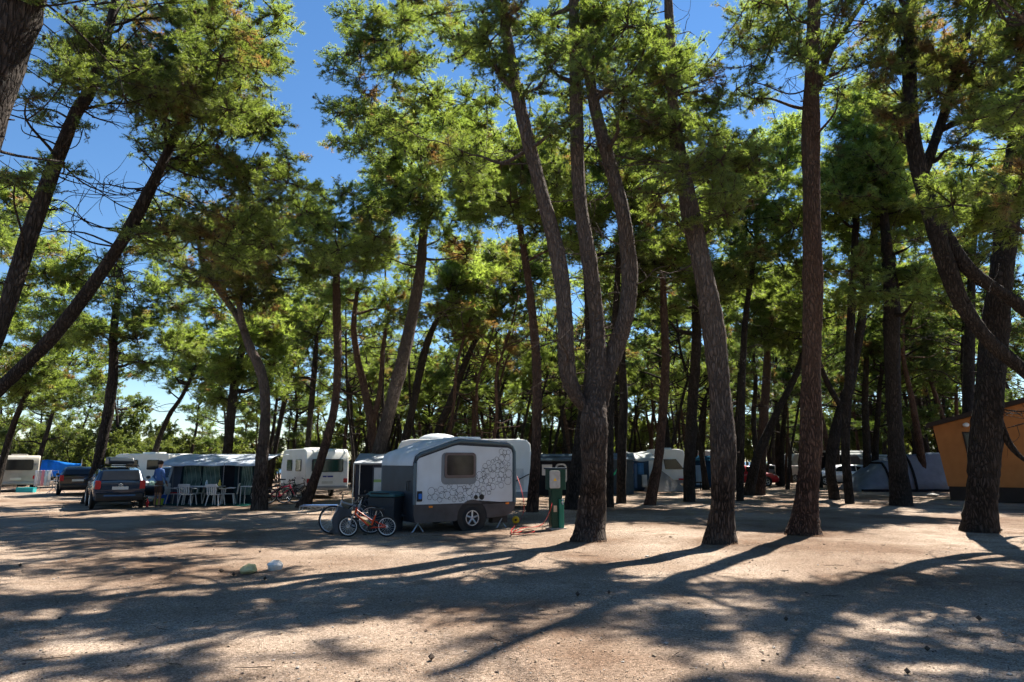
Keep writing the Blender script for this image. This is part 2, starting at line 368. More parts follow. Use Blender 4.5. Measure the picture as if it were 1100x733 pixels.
TREES = []
def pine(label, Y, stems, crown, seed=0, tpl=None, bark=None, needles=None, group=None, name='pine_tree', dead=6, depth=1.6, flare=.12, px_limb=4.0):
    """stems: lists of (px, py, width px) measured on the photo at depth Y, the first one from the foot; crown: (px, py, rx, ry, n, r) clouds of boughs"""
    rr = np.random.default_rng(1000 + seed)
    tpl = tpl or (NEAR if Y < 19 else (MID if Y < 32 else FAR)); bark = bark or (BARK if Y < 24 else BARK_DARK); needles = needles or NEEDLE
    s = MPP(Y)
    foot = P(stems[0][0][0], stems[0][0][1], Y); 
    base = np.array([foot[0], Y, 0.0])
    root = thing(name, label, 'tree', base, 0, group)
    tb = TriBag(); allpts = []
    nseg = 18 if Y < 20 else (12 if Y < 32 else 8)
    for k, st in enumerate(stems):
        wob = 0; rows = []
        for i, (px, py, w) in enumerate(st):
            if i and Y < 60: wob += rr.normal() * s * 6
            yy = Y + wob + (0 if k == 0 else (k - 1.5) * s * 3 * min(i, 3) * .7)
            p = P(px, py, yy)
            a_, b_ = st[max(i - 1, 0)], st[min(i + 1, len(st) - 1)]
            cl = abs(b_[1] - a_[1]) / (sqrt((b_[0] - a_[0]) ** 2 + (b_[1] - a_[1]) ** 2) + 1e-6)      # a slanting trunk is wider across the page than across itself
            rows.append((*(p - base), w * .40 * s * max(cl, .5) * (1 + (p[2] - EYE) * sin(TILT) / Y)))
        if k == 0: rows[0] = (0, 0, -.12, rows[0][3])
        path = smooth_path(rows, 9 if Y < 20 else 6)
        put_tube(tb, path, nseg if k == 0 else max(nseg - 4, 8), rr, .07 if Y < 24 else .1, 0, flare if k == 0 else 0)
        allpts.append(path)
    allp = np.concatenate(allpts); trunk_pts = allp; spots = []
    cb = TriBag()
    top = allp[:, 2].max()
    for (cx, cy, rx, ry, n, r, *more) in crown:
        for q in range(int(n * 1.45 + .5)):
            rad = sqrt(rr.uniform(0, 1)); an = rr.uniform(0, 2 * pi)
            px, py = cx + rx * rad * cos(an), cy + ry * rad * sin(an)
            dy = rr.normal() * depth * .6 + (more[0] if more else 0)
            c = P(px, py, Y + dy) - base
            R = r * rr.uniform(.85, 1.4) * s
            if c[2] < 1.5: c[2] = 1.5
            put_bough(cb, tpl, c, R, rr); spots.append(c)
    spots.sort(key=lambda c: np.min(np.linalg.norm(trunk_pts[:, :3] - c, axis=1)))
    if True:
        for c in spots:
            dist = np.linalg.norm(allp[:, :3] - c, axis=1) + np.maximum(0, allp[:, 2] - (c[2] - .25)) * 1.5
            dist = dist + rr.uniform(0, .5, len(dist)) + (allp[:, 2] < top * .3) * 2
            i = int(np.argmin(dist)); a = allp[i, :3]
            pth = limb(tb, a, c, min(allp[i, 3] * .7, px_limb * .5 * s * rr.uniform(.7, 1.4)), .01, rr, 6 if Y < 25 else 4)
            allp = np.vstack([allp, pth[3:-2]])
    allp = trunk_pts
    # bare dead limbs on the trunk
    for q in range(int(dead * 2.4)):
        i = rr.integers(int(len(allp) * .45), len(allp)); a = allp[i, :3]
        if a[2] < 2.4: continue
        an = rr.uniform(0, 2 * pi); ln = rr.uniform(.5, 2.2) * (1 if Y < 20 else 1.3)
        b = a + np.array([cos(an), sin(an) * .8, rr.uniform(-.25, .35)]) * ln
        limb(tb, a, b, min(allp[i, 3] * .3, rr.uniform(.012, .026)), .005, rr, 5, .04)
        for z in range(4):
            u = rr.uniform(.4, .95); p = a + (b - a) * u
            limb(tb, p, p + rr.normal(size=3) * .28 * ln, .009, .003, rr, 4, .02)
    for q in range(12 if Y < 19 else 4):                    # broken stubs
        i = rr.integers(int(len(allp) * .12), int(len(allp) * .8)); a = allp[i, :3]; an = rr.uniform(0, 6.28); k_ = allp[i, 3]
        b = a + np.array([cos(an), sin(an), rr.uniform(-.1, .6)]) * (k_ + rr.uniform(.05, .2)); limb(tb, a, b, rr.uniform(.014, .03), rr.uniform(.008, .018), rr, 5, .0)
    link('trunk', tb.mesh('trunk', [bark], True), root)
    if crown: link('crown', cb.mesh('crown', [needles, TWIG, CONE]), root)
    TREES.append(root)
    return root

def wild_pine(name, seed, h, lean, crown_r, n, tpl, needles, low=.45, bark=None, curve=.5, width=None):
    """a whole pine built at the origin, for trees the photo shows small or only by their shade"""
    rr = np.random.default_rng(seed)
    root = thing(name, None, 'tree')
    tb, cb = TriBag(), TriBag()
    w = width or h * .016
    rows = [(0, 0, -.12, w * 1.15)]
    for i in range(1, 6):
        u = i / 5
        rows.append((lean[0] * u ** 1.3 + rr.normal() * curve * .3 * u, lean[1] * u ** 1.3 + rr.normal() * curve * .3 * u, h * .86 * u, w * (1 - .72 * u)))
    path = smooth_path(rows, 6); put_tube(tb, path, 8, rr, .08, 0, .3)
    for q in range(n):
        z = h * rr.uniform(low, 1.0); an = rr.uniform(0, 2 * pi)
        prof = crown_r * (1.1 - .8 * abs((z / h - low) / (1 - low) - .4))
        i = int(np.argmin(abs(path[:, 2] - z * .88))); a = path[i, :3]
        c = np.array([path[i, 0] + cos(an) * prof * sqrt(rr.uniform(.05, 1)), path[i, 1] + sin(an) * prof * sqrt(rr.uniform(.05, 1)), z])
        put_bough(cb, tpl, c, rr.uniform(.26, .42) * crown_r, rr); limb(tb, a, c, min(path[i, 3] * .6, .06), .015, rr, 4)
    for q in range(10):
        i = rr.integers(int(len(path) * .3), int(len(path) * .8)); a = path[i, :3]; an = rr.uniform(0, 2 * pi); ln = rr.uniform(.8, 2.0)
        limb(tb, a, a + np.array([cos(an), sin(an), rr.uniform(-.1, .3)]) * ln, .03, .008, rr, 4, .05)
    link('trunk', tb.mesh('trunk', [bark or BARK_DARK], True), root)
    link('crown', cb.mesh('crown', [needles, TWIG, CONE]), root)
    return root
# ------------------------------------------------------------------ the pines one can tell apart (pixels measured on the photo, depth in metres)
pine('massive dark leaning pine cut off by the upper left corner of the picture', 8.5,
     [[(-190, 640, 80), (-110, 400, 68), (-30, 158, 64), (22, 0, 60), (50, -90, 48), (80, -200, 36)]],
     [(120, -40, 110, 45, 7, 60), (270, -25, 60, 45, 3, 50), (60, 0, 40, 20, 2, 30), (70, 150, 45, 70, 6, 24, 4.0)], 1, tpl=NEAR, dead=4, needles=NEEDLE, bark=BARK_DARK)  # darker bark paints in the backlit shade of this trunk
pine('leaning pine with the thicker bare trunk, crossed by long dead limbs at the left edge', 13,
     [[(-95, 592, 33), (-50, 470, 27), (2, 345, 24), (38, 235, 21), (78, 130, 18), (95, 100, 16), (112, 50, 13), (130, -20, 9)]],
     [(150, 55, 90, 55, 17, 42), (60, 40, 40, 35, 3, 32), (245, 60, 45, 60, 10, 38), (30, 190, 30, 20, 2, 22), (40, 118, 25, 14, 1, 22)], 2, dead=18, needles=NEEDLE, bark=BARK_DARK)  # backlit too: its shade is in the dark bark colour
pine('pine leaning hardest of all, its slim trunk slanting across the blue gap', 15,
     [[(-130, 581, 31), (-60, 480, 27), (0, 418, 24), (60, 358, 22), (118, 280, 19), (152, 222, 17), (175, 175, 14), (200, 120, 12), (225, 60, 8)]],
     [(235, 140, 65, 75, 17, 40), (255, 240, 55, 45, 7, 36), (185, 245, 50, 22, 3, 26), (165, 130, 30, 50, 4, 34), (300, 190, 22, 40, 3, 30)], 3, dead=18, needles=NEEDLE, bark=BARK_DARK)  # dark bark colour stands in for the backlighting
pine('crooked pine with a sharp kink beside the striped awning and chairs', 25.2,
     [[(279, 546, 22), (281, 500, 17), (285, 450, 14), (282, 405, 13), (268, 372, 12), (258, 345, 11), (240, 318, 10), (222, 292, 9), (215, 268, 7), (214, 245, 5)],
      [(262, 355, 9), (257, 325, 8), (258, 300, 6), (262, 270, 4)]],
     [(235, 275, 50, 45, 9, 34), (285, 300, 35, 40, 6, 32), (205, 240, 30, 30, 4, 28), (265, 235, 40, 30, 5, 32)], 4, needles=NEEDLE_BROWN, bark=BARK)
pine('straight pine rising behind the blue estate car into a low spreading crown', 29,
     [[(96, 540, 20), (107, 490, 15), (117, 440, 13), (122, 400, 12), (122, 360, 11), (126, 325, 8), (128, 290, 5)]],
     [(85, 265, 90, 40, 7, 34), (125, 320, 75, 45, 10, 32), (205, 365, 35, 20, 4, 27), (80, 370, 50, 25, 4, 27), (150, 370, 25, 22, 2, 24), (190, 300, 40, 25, 4, 30)], 5)
pine('small slanting pine above the pale caravan at the far left edge', 34,
     [[(-6, 532, 12), (8, 478, 9), (22, 438, 8), (38, 405, 6), (48, 380, 4)]],
     [(20, 250, 40, 50, 6, 34), (35, 385, 45, 35, 8, 27), (62, 432, 26, 12, 3, 17), (90, 400, 22, 10, 2, 15), (8, 330, 25, 40, 4, 30)], 6)
pine('slim slanted pine against the open sky, midway between estate car and awning', 41,
     [[(158, 524, 11), (166, 488, 8), (180, 450, 7), (196, 425, 6), (214, 388, 5), (222, 365, 3)]],
     [(215, 385, 42, 30, 8, 25), (245, 350, 26, 22, 3, 25), (180, 405, 22, 14, 2, 18)], 7)
pine('dark upright pine rising behind the roof of the striped awning', 33,
     [[(240, 533, 15), (244, 490, 13), (249, 440, 12), (254, 400, 11), (262, 368, 8), (266, 335, 5)]],
     [(275, 385, 48, 40, 10, 28), (240, 415, 30, 20, 3, 22), (300, 345, 25, 30, 4, 28)], 8)
pine('reddish curving pine standing by the dark bicycles and white caravan', 26.5,
     [[(325, 542, 22), (338, 515, 14), (349, 480, 12), (359, 440, 11), (363, 395, 11), (362, 340, 11), (362, 290, 9), (366, 245, 5)]],
     [(360, 240, 50, 35, 5, 30, -4), (365, 250, 50, 45, 8, 32), (330, 250, 20, 40, 3, 28), (400, 215, 35, 30, 4, 30)], 9, bark=BARK_RED)
pine('thin pine with a tufted crown left of the reddish curving pine', 37,
     [[(327, 529, 9), (330, 488, 8), (334, 440, 8), (338, 395, 7), (341, 355, 4)]],
     [(338, 345, 38, 40, 7, 27), (325, 395, 22, 15, 2, 18)], 10)
pine('thin slanting pine behind the crooked pine, above the white caravan', 39,
     [[(288, 527, 8), (298, 470, 7), (308, 420, 7), (318, 375, 5), (322, 340, 3)]],
     [(315, 330, 36, 38, 7, 27), (300, 400, 22, 22, 2, 20)], 11)
pine('slim pine with a forked top just above the grey awning annex', 31,
     [[(403, 536, 14), (402, 490, 12), (398, 450, 11), (391, 415, 11), (384, 385, 9), (380, 350, 7), (384, 310, 5)],
      [(399, 460, 8), (408, 420, 7), (412, 370, 6), (420, 330, 4)]],
     [(390, 290, 45, 40, 6, 30), (430, 330, 25, 25, 3, 26)], 12, bark=BARK_RED)
pine('stout leaning pine behind the front of the small grey caravan', 27.5,
     [[(398, 541, 22), (406, 490, 19), (419, 440, 18), (433, 385, 17), (444, 335, 16), (452, 285, 14), (455, 245, 10), (458, 200, 6)]],
     [(440, 130, 90, 40, 6, 36, -2), (480, 160, 60, 40, 6, 32, -4.5), (455, 205, 75, 60, 12, 38), (410, 270, 50, 30, 4, 30), (510, 240, 40, 40, 5, 34)], 13, bark=BARK)
pine('bent pine whose slanting trunk is hidden behind the stout leaning pine', 33,
     [[(424, 533, 14), (434, 480, 12), (444, 435, 11), (452, 395, 10), (462, 360, 9), (475, 335, 6), (490, 318, 4)]],
     [(485, 305, 45, 32, 8, 32)], 14)
pine('slanting pine over the roof of the small grey caravan, low branching crown', 36,
     [[(452, 530, 12), (468, 472, 10), (484, 432, 10), (502, 385, 9), (520, 350, 8), (545, 325, 5), (565, 308, 3)]],
     [(555, 300, 48, 35, 10, 30), (515, 330, 30, 25, 4, 27)], 15)
pine('slender upright pine touching the rear of the white caravan', 24.3,
     [[(571, 548, 17), (575, 500, 13), (577, 440, 13), (576, 385, 12), (570, 320, 11), (562, 265, 9), (556, 225, 7), (550, 170, 4)]],
     [(545, 190, 65, 55, 10, 34), (590, 240, 30, 35, 3, 28)], 16, bark=BARK_RED)
pine('huge pine with three tall pale stems springing from one thick trunk', 15.4,
     [[(632, 578, 42), (636, 545, 37), (638, 500, 35), (638, 455, 35), (639, 430, 32), (642, 395, 25), (641, 345, 21), (632, 275, 20), (622, 205, 19), (619, 120, 17), (617, 30, 15), (616, -60, 13), (612, -160, 9)],
      [(645, 444, 22), (630, 439, 23), (616, 420, 23), (609, 394, 22), (607, 345, 21), (600, 280, 21), (580, 200, 19), (562, 130, 17), (550, 70, 15), (540, 10, 13), (530, -60, 12), (515, -150, 8)],
      [(642, 440, 26), (650, 408, 25), (661, 375, 24), (673, 335, 23), (676, 290, 22), (668, 225, 20), (652, 165, 18), (638, 110, 16), (630, 50, 14), (628, -50, 12), (640, -150, 8)]],
     [(425, 40, 85, 48, 15, 38, 3.0), (405, 100, 65, 45, 8, 32, 3.0), (690, 110, 35, 55, 6, 32), (560, 45, 55, 40, 7, 42), (655, 45, 50, 45, 9, 40), (610, 110, 60, 40, 4, 34), (505, 150, 60, 45, 7, 36, 2.5), (600, -70, 130, 30, 12, 34), (600, -150, 200, 60, 7, 28, -1.5), (395, 130, 30, 30, 3, 28)], 17, dead=20, flare=.22, depth=2.0, px_limb=7)
pine('dark leaning pine half hidden behind the thick three stemmed pine', 25.5,
     [[(612, 545, 22), (621, 490, 18), (628, 440, 16), (633, 400, 15), (633, 340, 13), (632, 285, 10), (640, 230, 6)]],
     [(650, 235, 50, 50, 9, 36)], 18)
pine('slim dark pine just beyond the thick three stemmed pine, near a hose', 29,
     [[(667, 532, 14), (668, 480, 12), (670, 430, 11), (668, 380, 10), (672, 320, 7), (680, 270, 4)]],
     [(680, 280, 42, 55, 9, 34)], 19)
pine('slim leaning pine in front of the pale caravan with washing', 28,
     [[(697, 538, 17), (707, 495, 13), (712, 440, 12), (715, 385, 11), (713, 330, 10), (712, 280, 7), (716, 230, 4)]],
     [(715, 255, 45, 50, 8, 34)], 20, bark=BARK_RED)
pine('dark upright pine between the washing caravan and a scaly leaning pine', 30.5,
     [[(740, 532, 16), (741, 490, 15), (744, 430, 14), (748, 370, 13), (748, 310, 12), (745, 260, 8), (748, 215, 5)]],
     [(765, 265, 50, 60, 10, 36), (735, 330, 30, 25, 2, 26)], 21)
pine('thick scaly pine with a single gently leaning trunk, furthest forward', 15.0,
     [[(772, 580, 40), (776, 545, 34), (777, 490, 32), (774, 430, 31), (767, 360, 29), (757, 300, 28), (744, 240, 25), (734, 190, 22), (726, 145, 18), (722, 100, 14), (720, 40, 12), (716, -30, 10), (712, -130, 7)]],
     [(750, 130, 50, 75, 13, 35), (715, 60, 32, 42, 4, 32), (780, 190, 35, 40, 6, 34), (705, 170, 30, 40, 4, 32), (745, 225, 45, 25, 4, 30), (730, -110, 140, 55, 5, 26, -2.0)], 22, dead=16, flare=.2)
pine('tall reddish pine, the straightest trunk, standing clear in the open', 16.9,
     [[(862, 571, 38), (867, 530, 32), (871, 470, 28), (871, 400, 26), (873, 320, 25), (872, 240, 24), (871, 150, 22), (872, 80, 19), (874, 20, 16), (876, -60, 13), (880, -160, 9)],
      [(878, 95, 12), (889, 60, 11), (905, 35, 9), (925, 5, 7), (945, -30, 5)]],
     [(860, 25, 60, 45, 9, 36), (815, 75, 28, 45, 4, 28), (905, 75, 32, 30, 3, 28), (825, 15, 35, 30, 4, 32), (870, -60, 90, 30, 5, 28), (860, -150, 150, 60, 8, 28, -2.5)], 23, tpl=THIN, bark=BARK_RED, dead=14, flare=.2)
pine('red trunked pine crossing a slanting one far beyond the clearing', 37,
     [[(815, 524, 16), (818, 490, 14), (821, 440, 12), (824, 390, 10), (822, 340, 8), (818, 300, 5)]],
     [(818, 290, 45, 50, 9, 32)], 24, bark=BARK_RED)
pine('dark pine slanting sideways across the red trunked pine beyond the clearing', 36,
     [[(803, 524, 16), (812, 495, 13), (826, 462, 12), (840, 432, 10), (856, 400, 9), (868, 360, 6)]],
     [(855, 350, 45, 45, 8, 32)], 25)
pine('dark leaning pine in front of the silver estate car', 32,
     [[(896, 528, 14), (892, 500, 14), (900, 455, 15), (912, 415, 14), (923, 360, 12), (930, 310, 10), (938, 255, 9), (946, 215, 6)],
      [(905, 440, 9), (888, 410, 8), (875, 370, 7), (880, 320, 4)]],
     [(940, 230, 50, 45, 8, 34), (885, 300, 40, 45, 6, 32)], 26)
pine('thick nearly black pine standing before the blue grey tent', 27.5,
     [[(968, 538, 27), (964, 500, 22), (960, 440, 21), (958, 370, 19), (957, 310, 18), (952, 260, 14), (948, 215, 9)]],
     [(945, 190, 60, 60, 12, 36), (1000, 230, 45, 40, 7, 36), (960, 300, 50, 30, 4, 30)], 27, bark=BARK_DARK)
pine('dark rough pine standing upright in front of the orange hut', 17.4,
     [[(1050, 568, 44), (1055, 530, 39), (1058, 480, 37), (1063, 420, 35), (1068, 360, 33), (1075, 300, 30), (1083, 230, 27), (1092, 150, 23), (1100, 70, 18), (1106, -20, 13), (1110, -120, 8)],
      [(1064, 425, 13), (1072, 450, 12), (1086, 480, 10), (1110, 500, 8), (1140, 505, 6)]],
     [(1085, 130, 40, 60, 9, 38), (1110, 30, 50, 50, 6, 42), (1060, -130, 120, 60, 8, 30, -2.0)], 28, tpl=NEAR, bark=BARK_DARK, needles=NEEDLE_BROWN, dead=14, px_limb=7)
pine('gnarled limb like pine sweeping in from the right edge across the upright rough one', 16.2,
     [[(1300, 572, 40), (1240, 520, 35), (1180, 468, 31), (1130, 424, 28), (1097, 396, 26), (1060, 364, 24), (1031, 322, 23), (1010, 265, 23), (993, 205, 21), (981, 150, 19), (977, 90, 17), (978, 20, 15), (979, -60, 12), (985, -140, 8)],
      [(1170, 460, 26), (1150, 375, 28), (1097, 330, 28), (1062, 306, 27), (1037, 286, 25), (1014, 252, 22), (998, 212, 17)],
      [(990, 190, 14), (1003, 155, 14), (1018, 110, 13), (1032, 60, 12), (1046, 10, 10), (1060, -50, 8)]],
     [(1015, 45, 85, 55, 13, 40), (1040, 120, 40, 40, 4, 34), (955, 95, 32, 55, 5, 32), (1010, -60, 120, 30, 6, 30)], 33, tpl=NEAR, bark=BARK_DARK, needles=NEEDLE_BROWN, dead=14, px_limb=7, flare=.0)
pine('dark upright pine rising behind the roof of the orange hut', 34,
     [[(1040, 530, 16), (1039, 480, 14), (1040, 420, 13), (1042, 340, 12), (1045, 270, 9), (1050, 210, 5)]],
     [(1050, 220, 60, 60, 10, 38), (1010, 300, 45, 35, 5, 34)], 29)
pine('bright sunlit pine beyond the thick scaly pine, crown open', 31,
     [[(794, 529, 10), (796, 470, 9), (797, 420, 9), (800, 350, 8), (808, 290, 6), (815, 230, 4)]],
     [(815, 225, 50, 60, 12, 36), (850, 170, 30, 35, 4, 32)], 30)
pine('tall green pine crowned behind the straight reddish trunk', 29,
     [[(912, 532, 12), (908, 480, 11), (912, 400, 11), (915, 320, 10), (920, 230, 8), (925, 150, 5)]],
     [(925, 150, 55, 60, 13, 38), (890, 210, 40, 40, 6, 36)], 31)
pine('bushy pine filling the space between two pale stems', 27,
     [[(655, 540, 10), (655, 470, 10), (658, 400, 9), (662, 320, 8), (668, 240, 6), (675, 170, 4)]],
     [(690, 190, 45, 55, 8, 36), (600, 200, 40, 45, 6, 34), (700, 140, 60, 50, 6, 32, -4), (600, 150, 55, 50, 6, 32, -4)], 32)

# the crowd of trunks behind: five grown trees, copied
PROTO = [wild_pine('pine_tree', 40, 13.5, (1.6, .3), 2.7, 23, FAR, NEEDLE_SHADED, .42),
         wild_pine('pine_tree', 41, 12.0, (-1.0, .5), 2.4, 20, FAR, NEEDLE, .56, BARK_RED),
         wild_pine('pine_tree', 42, 14.5, (.6, -.4), 2.8, 24, FAR, NEEDLE_SHADED, .4),
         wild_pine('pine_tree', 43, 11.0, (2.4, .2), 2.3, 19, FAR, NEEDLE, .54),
         wild_pine('pine_tree', 44, 12.5, (-1.6, -.3), 2.9, 24, FAR, NEEDLE_SHADED, .3)]
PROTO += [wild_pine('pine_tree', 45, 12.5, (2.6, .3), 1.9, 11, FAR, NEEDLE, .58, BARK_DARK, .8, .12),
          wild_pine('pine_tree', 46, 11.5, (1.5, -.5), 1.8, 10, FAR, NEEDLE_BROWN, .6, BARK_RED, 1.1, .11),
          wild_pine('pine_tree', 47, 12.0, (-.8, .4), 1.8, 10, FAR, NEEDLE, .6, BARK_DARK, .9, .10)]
used = set()
def plant(proto, x, y, rz, sc, label, group):
    o = proto if proto.name not in used else copy_tree(proto)
    used.add(proto.name)
    o.location = (x, y, 0); o.rotation_euler = (0, 0, rz); o.scale = (sc, sc, sc * random.uniform(.92, 1.08))
    o['label'] = label; o['category'] = 'tree'; o['group'] = group
    return o
bg = random.Random(5)
def wood(n, px0, px1, y0, y1, label, group, gap=1.7, sc=(.85, 1.15), choose=(0, 1, 2, 3, 4)):
    spots = []; tries = 0
    while len(spots) < n and tries < 4000:
        tries += 1
        Y = bg.uniform(y0, y1); px = bg.uniform(px0, px1); x = XAT(px, Y)
        if all(hypot2(x - a, Y - b) > gap ** 2 for a, b in WOOD):
            spots.append((x, Y)); WOOD.append((x, Y))
            plant(PROTO[bg.choice(choose)], x, Y, bg.uniform(0, 6.28), bg.uniform(*sc), label, group)
def hypot2(a, b): return a * a + b * b
WOOD = []
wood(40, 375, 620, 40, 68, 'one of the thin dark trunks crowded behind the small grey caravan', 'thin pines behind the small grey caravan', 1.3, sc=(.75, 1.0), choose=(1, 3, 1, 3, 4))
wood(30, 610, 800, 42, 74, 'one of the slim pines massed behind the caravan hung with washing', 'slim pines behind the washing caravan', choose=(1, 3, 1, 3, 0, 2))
wood(46, 800, 1130, 40, 80, 'one of the dim pines in the dense wood behind tent and silver car', 'dim pines of the dense wood', sc=(.9, 1.25), choose=(0, 2, 4, 0, 2, 4, 1))  # mostly the trees with shade put into their needle colour
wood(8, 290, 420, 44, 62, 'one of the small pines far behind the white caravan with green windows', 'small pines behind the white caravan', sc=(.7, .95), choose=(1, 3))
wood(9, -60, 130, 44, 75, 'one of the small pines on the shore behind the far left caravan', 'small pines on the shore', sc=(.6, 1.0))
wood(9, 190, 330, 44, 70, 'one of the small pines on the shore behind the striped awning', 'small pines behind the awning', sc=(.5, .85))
def slim(n, px0, px1, y0, y1, label, group):      # slender leaning stems: the lean points the same way, as the wind has set it
    for k in range(n):
        for _ in range(60):
            Y = bg.uniform(y0, y1); x = XAT(bg.uniform(px0, px1), Y)
            if all(hypot2(x - a, Y - b) > 1.0 for a, b in WOOD): break
        WOOD.append((x, Y)); plant(PROTO[5 + bg.randrange(3)], x, Y, bg.gauss(0, .5), bg.uniform(.85, 1.1), label, group)
slim(30, 375, 640, 33, 56, 'one of the thin dark trunks crowded behind the small grey caravan', 'thin pines behind the small grey caravan')
slim(18, 640, 860, 41, 60, 'one of the slim pines massed behind the caravan hung with washing', 'slim pines behind the washing caravan')
# pines just beyond the right edge and overhead: their shade is what lies across the gravel
SH = [wild_pine('pine_tree', 60, 12.0, (-.8, .3), 2.9, 14, MID, NEEDLE, .52, BARK), wild_pine('pine_tree', 61, 13.5, (.8, -.3), 3.0, 14, MID, NEEDLE, .5, BARK)]
for k, (x, y, rz) in enumerate([(10.6, 11.2, 0), (14.6, 14.2, 1.2), (11.0, 6.6, 2.2), (16.5, 9.5, 3.3), (19.5, 17.0, 4.0), (23, 22.5, 5)]):
    plant(SH[k % 2], x, y, rz, 1.0, 'tall pine beyond the edge of the picture casting its shade over the gravel', 'pines beyond the picture edge')

# shrubs along the shore and under the trees
BUSH = []
for k in range(3):
    rr = np.random.default_rng(70 + k); root = thing('shrub', None, 'shrub'); cb = TriBag(); tb = TriBag()
    for q in range(14):
        c = np.array([rr.normal() * 1.0, rr.normal() * .7, rr.uniform(.5, 2.3)])
        put_bough(cb, SHRUB, c, rr.uniform(.6, 1.0), rr); limb(tb, np.array([rr.normal() * .1, rr.normal() * .1, -.05]), c, .04, .012, rr, 4)
    link('stem', tb.mesh('stem', [BARK_DARK], True), root); link('foliage', cb.mesh('foliage', [LEAF, TWIG, CONE]), root); BUSH.append(root)
nb = [0]
def shrub(px, Y, sc, label, group, sz=1.0):
    k = nb[0]; nb[0] += 1
    o = BUSH[k] if k < 3 else copy_tree(BUSH[k % 3])
    o.location = (XAT(px, Y), Y, 0); o.rotation_euler = (0, 0, k * 1.7); o.scale = (sc, sc, sc * sz)
    o['label'] = label; o['category'] = 'shrub'; o['group'] = group
sb_ = random.Random(4)
for k in range(17):
    px = -25 + 18.5 * k + sb_.uniform(-9, 9); Y = sb_.uniform(47, 66)
    shrub(px, Y, sb_.uniform(.75, 1.55), 'dark round shrub on the shore behind the parked cars and awning', 'dark shrubs on the shore', sb_.uniform(.8, 1.7))
for px, Y, sc, sz in [(300, 60, 1.1, 1.5), (330, 66, 1.3, 1.5), (352, 58, 1.0, 1.4), (385, 64, 1.3, 1.7), (410, 60, 1.2, 1.5), (440, 66, 1.5, 1.7), (468, 62, 1.3, 1.8), (500, 68, 1.5, 1.8), (530, 63, 1.3, 1.7), (560, 68, 1.5, 1.7), (590, 60, 1.3, 1.5), (620, 66, 1.4, 1.7), (650, 66, 1.4, 1.5), (680, 70, 1.5, 1.8)]:
    shrub(px, Y, sc, 'low shrub glimpsed between trunks behind the middle caravans', 'shrubs behind the middle caravans', sz)
for px, Y, sc, sz in [(700, 74, 1.7, 1.5), (745, 80, 1.8, 1.6), (800, 76, 1.7, 1.6), (845, 84, 2.0, 1.6), (890, 82, 2.0, 1.7), (930, 76, 1.9, 1.7), (970, 72, 1.8, 1.7), (1010, 66, 1.8, 1.7), (1060, 60, 1.8, 1.7), (1110, 56, 1.8, 1.7), (770, 90, 2.2, 1.7), (870, 95, 2.4, 1.8), (960, 90, 2.3, 1.8)]:
    shrub(px, Y, sc, 'tall dark shrub closing off the wood behind silver car and hut', 'tall shrubs closing off the wood', sz)
# ------------------------------------------------------------------ shared surfaces
RUB = paint('black_rubber', (.018, .018, .019), .8, vary=.2, spec=.3)
ALLOY = paint('alloy', (.55, .56, .58), .35, .7, vary=.08)
BLACK = paint('black_plastic', (.02, .021, .023), .5, vary=.2)
DARKGREY = paint('slate_panel', (.032, .038, .05), .5, vary=.15, scale=2)
WHITE = paint('caravan_white', (.72, .73, .72), .4, vary=.06, scale=1.5)
CREAM = paint('caravan_cream', (.36, .34, .30), .5, vary=.25, scale=1.5)
GLASS = paint('dark_glass', (.012, .014, .017), .12, vary=.2, spec=.3)
GREENGLASS = paint('green_tinted_glass', (.010, .05, .042), .12, vary=.2, spec=.3)
STEEL = paint('steel_tube', (.45, .46, .47), .35, .8, vary=.1)
RED = paint('tail_lamp_red', (.4, .015, .02), .25, vary=.1)
ORANGE = paint('marker_orange', (.75, .22, .02), .3, vary=.05)
PLASTIC = paint('white_plastic', (.46, .47, .48), .4, vary=.05)

def wheel(parent, c, R, w, axis='y', spokes=5, name='wheel'):
    o = MB().ring(c, R - w * .42, w * .5, axis, 28, 8, 0, sq=.95).build(name, RUB, parent, True)
    mb = MB(); mb.disc(c, R * .66, -w * .2, w * .2, axis, 24, 1)
    for sgn in (-1, 1):
        mb.ring((c[0], c[1] + (sgn * w * .4 if axis == 'y' else 0), c[2]), R * .64, R * .05, axis, 24, 6)
        for k in range(spokes):
            a = 2 * pi * k / spokes + .3; u, v2 = cos(a), sin(a); off = sgn * w * .36
            if axis == 'y': mb.tube([(c[0] + u * R * .08, c[1] + off, c[2] + v2 * R * .08), (c[0] + u * R * .63, c[1] + off, c[2] + v2 * R * .63)], R * .085, 6)
        mb.disc((c[0], c[1] + (sgn * w * .36 if axis == 'y' else 0), c[2]), R * .16, -.01, .01, axis, 14)
    mb.build('rim', [ALLOY, BLACK], o, True)
    return o
def handle_panel(mb, cx, cz, w, h, y, d=.01, m=0, r=.03):
    return mb.prism(rrect(cx - w / 2, cx + w / 2, cz - h / 2, cz + h / 2, r), y, y - d, 'y', m)
def rrect(x0, x1, z0, z1, r, n=4):
    out = []
    for cx, cz, a0 in ((x1 - r, z1 - r, 0), (x0 + r, z1 - r, pi / 2), (x0 + r, z0 + r, pi), (x1 - r, z0 + r, 1.5 * pi)):
        for i in range(n + 1):
            a = a0 + pi / 2 * i / n; out.append((cx + r * cos(a), cz + r * sin(a)))
    return out

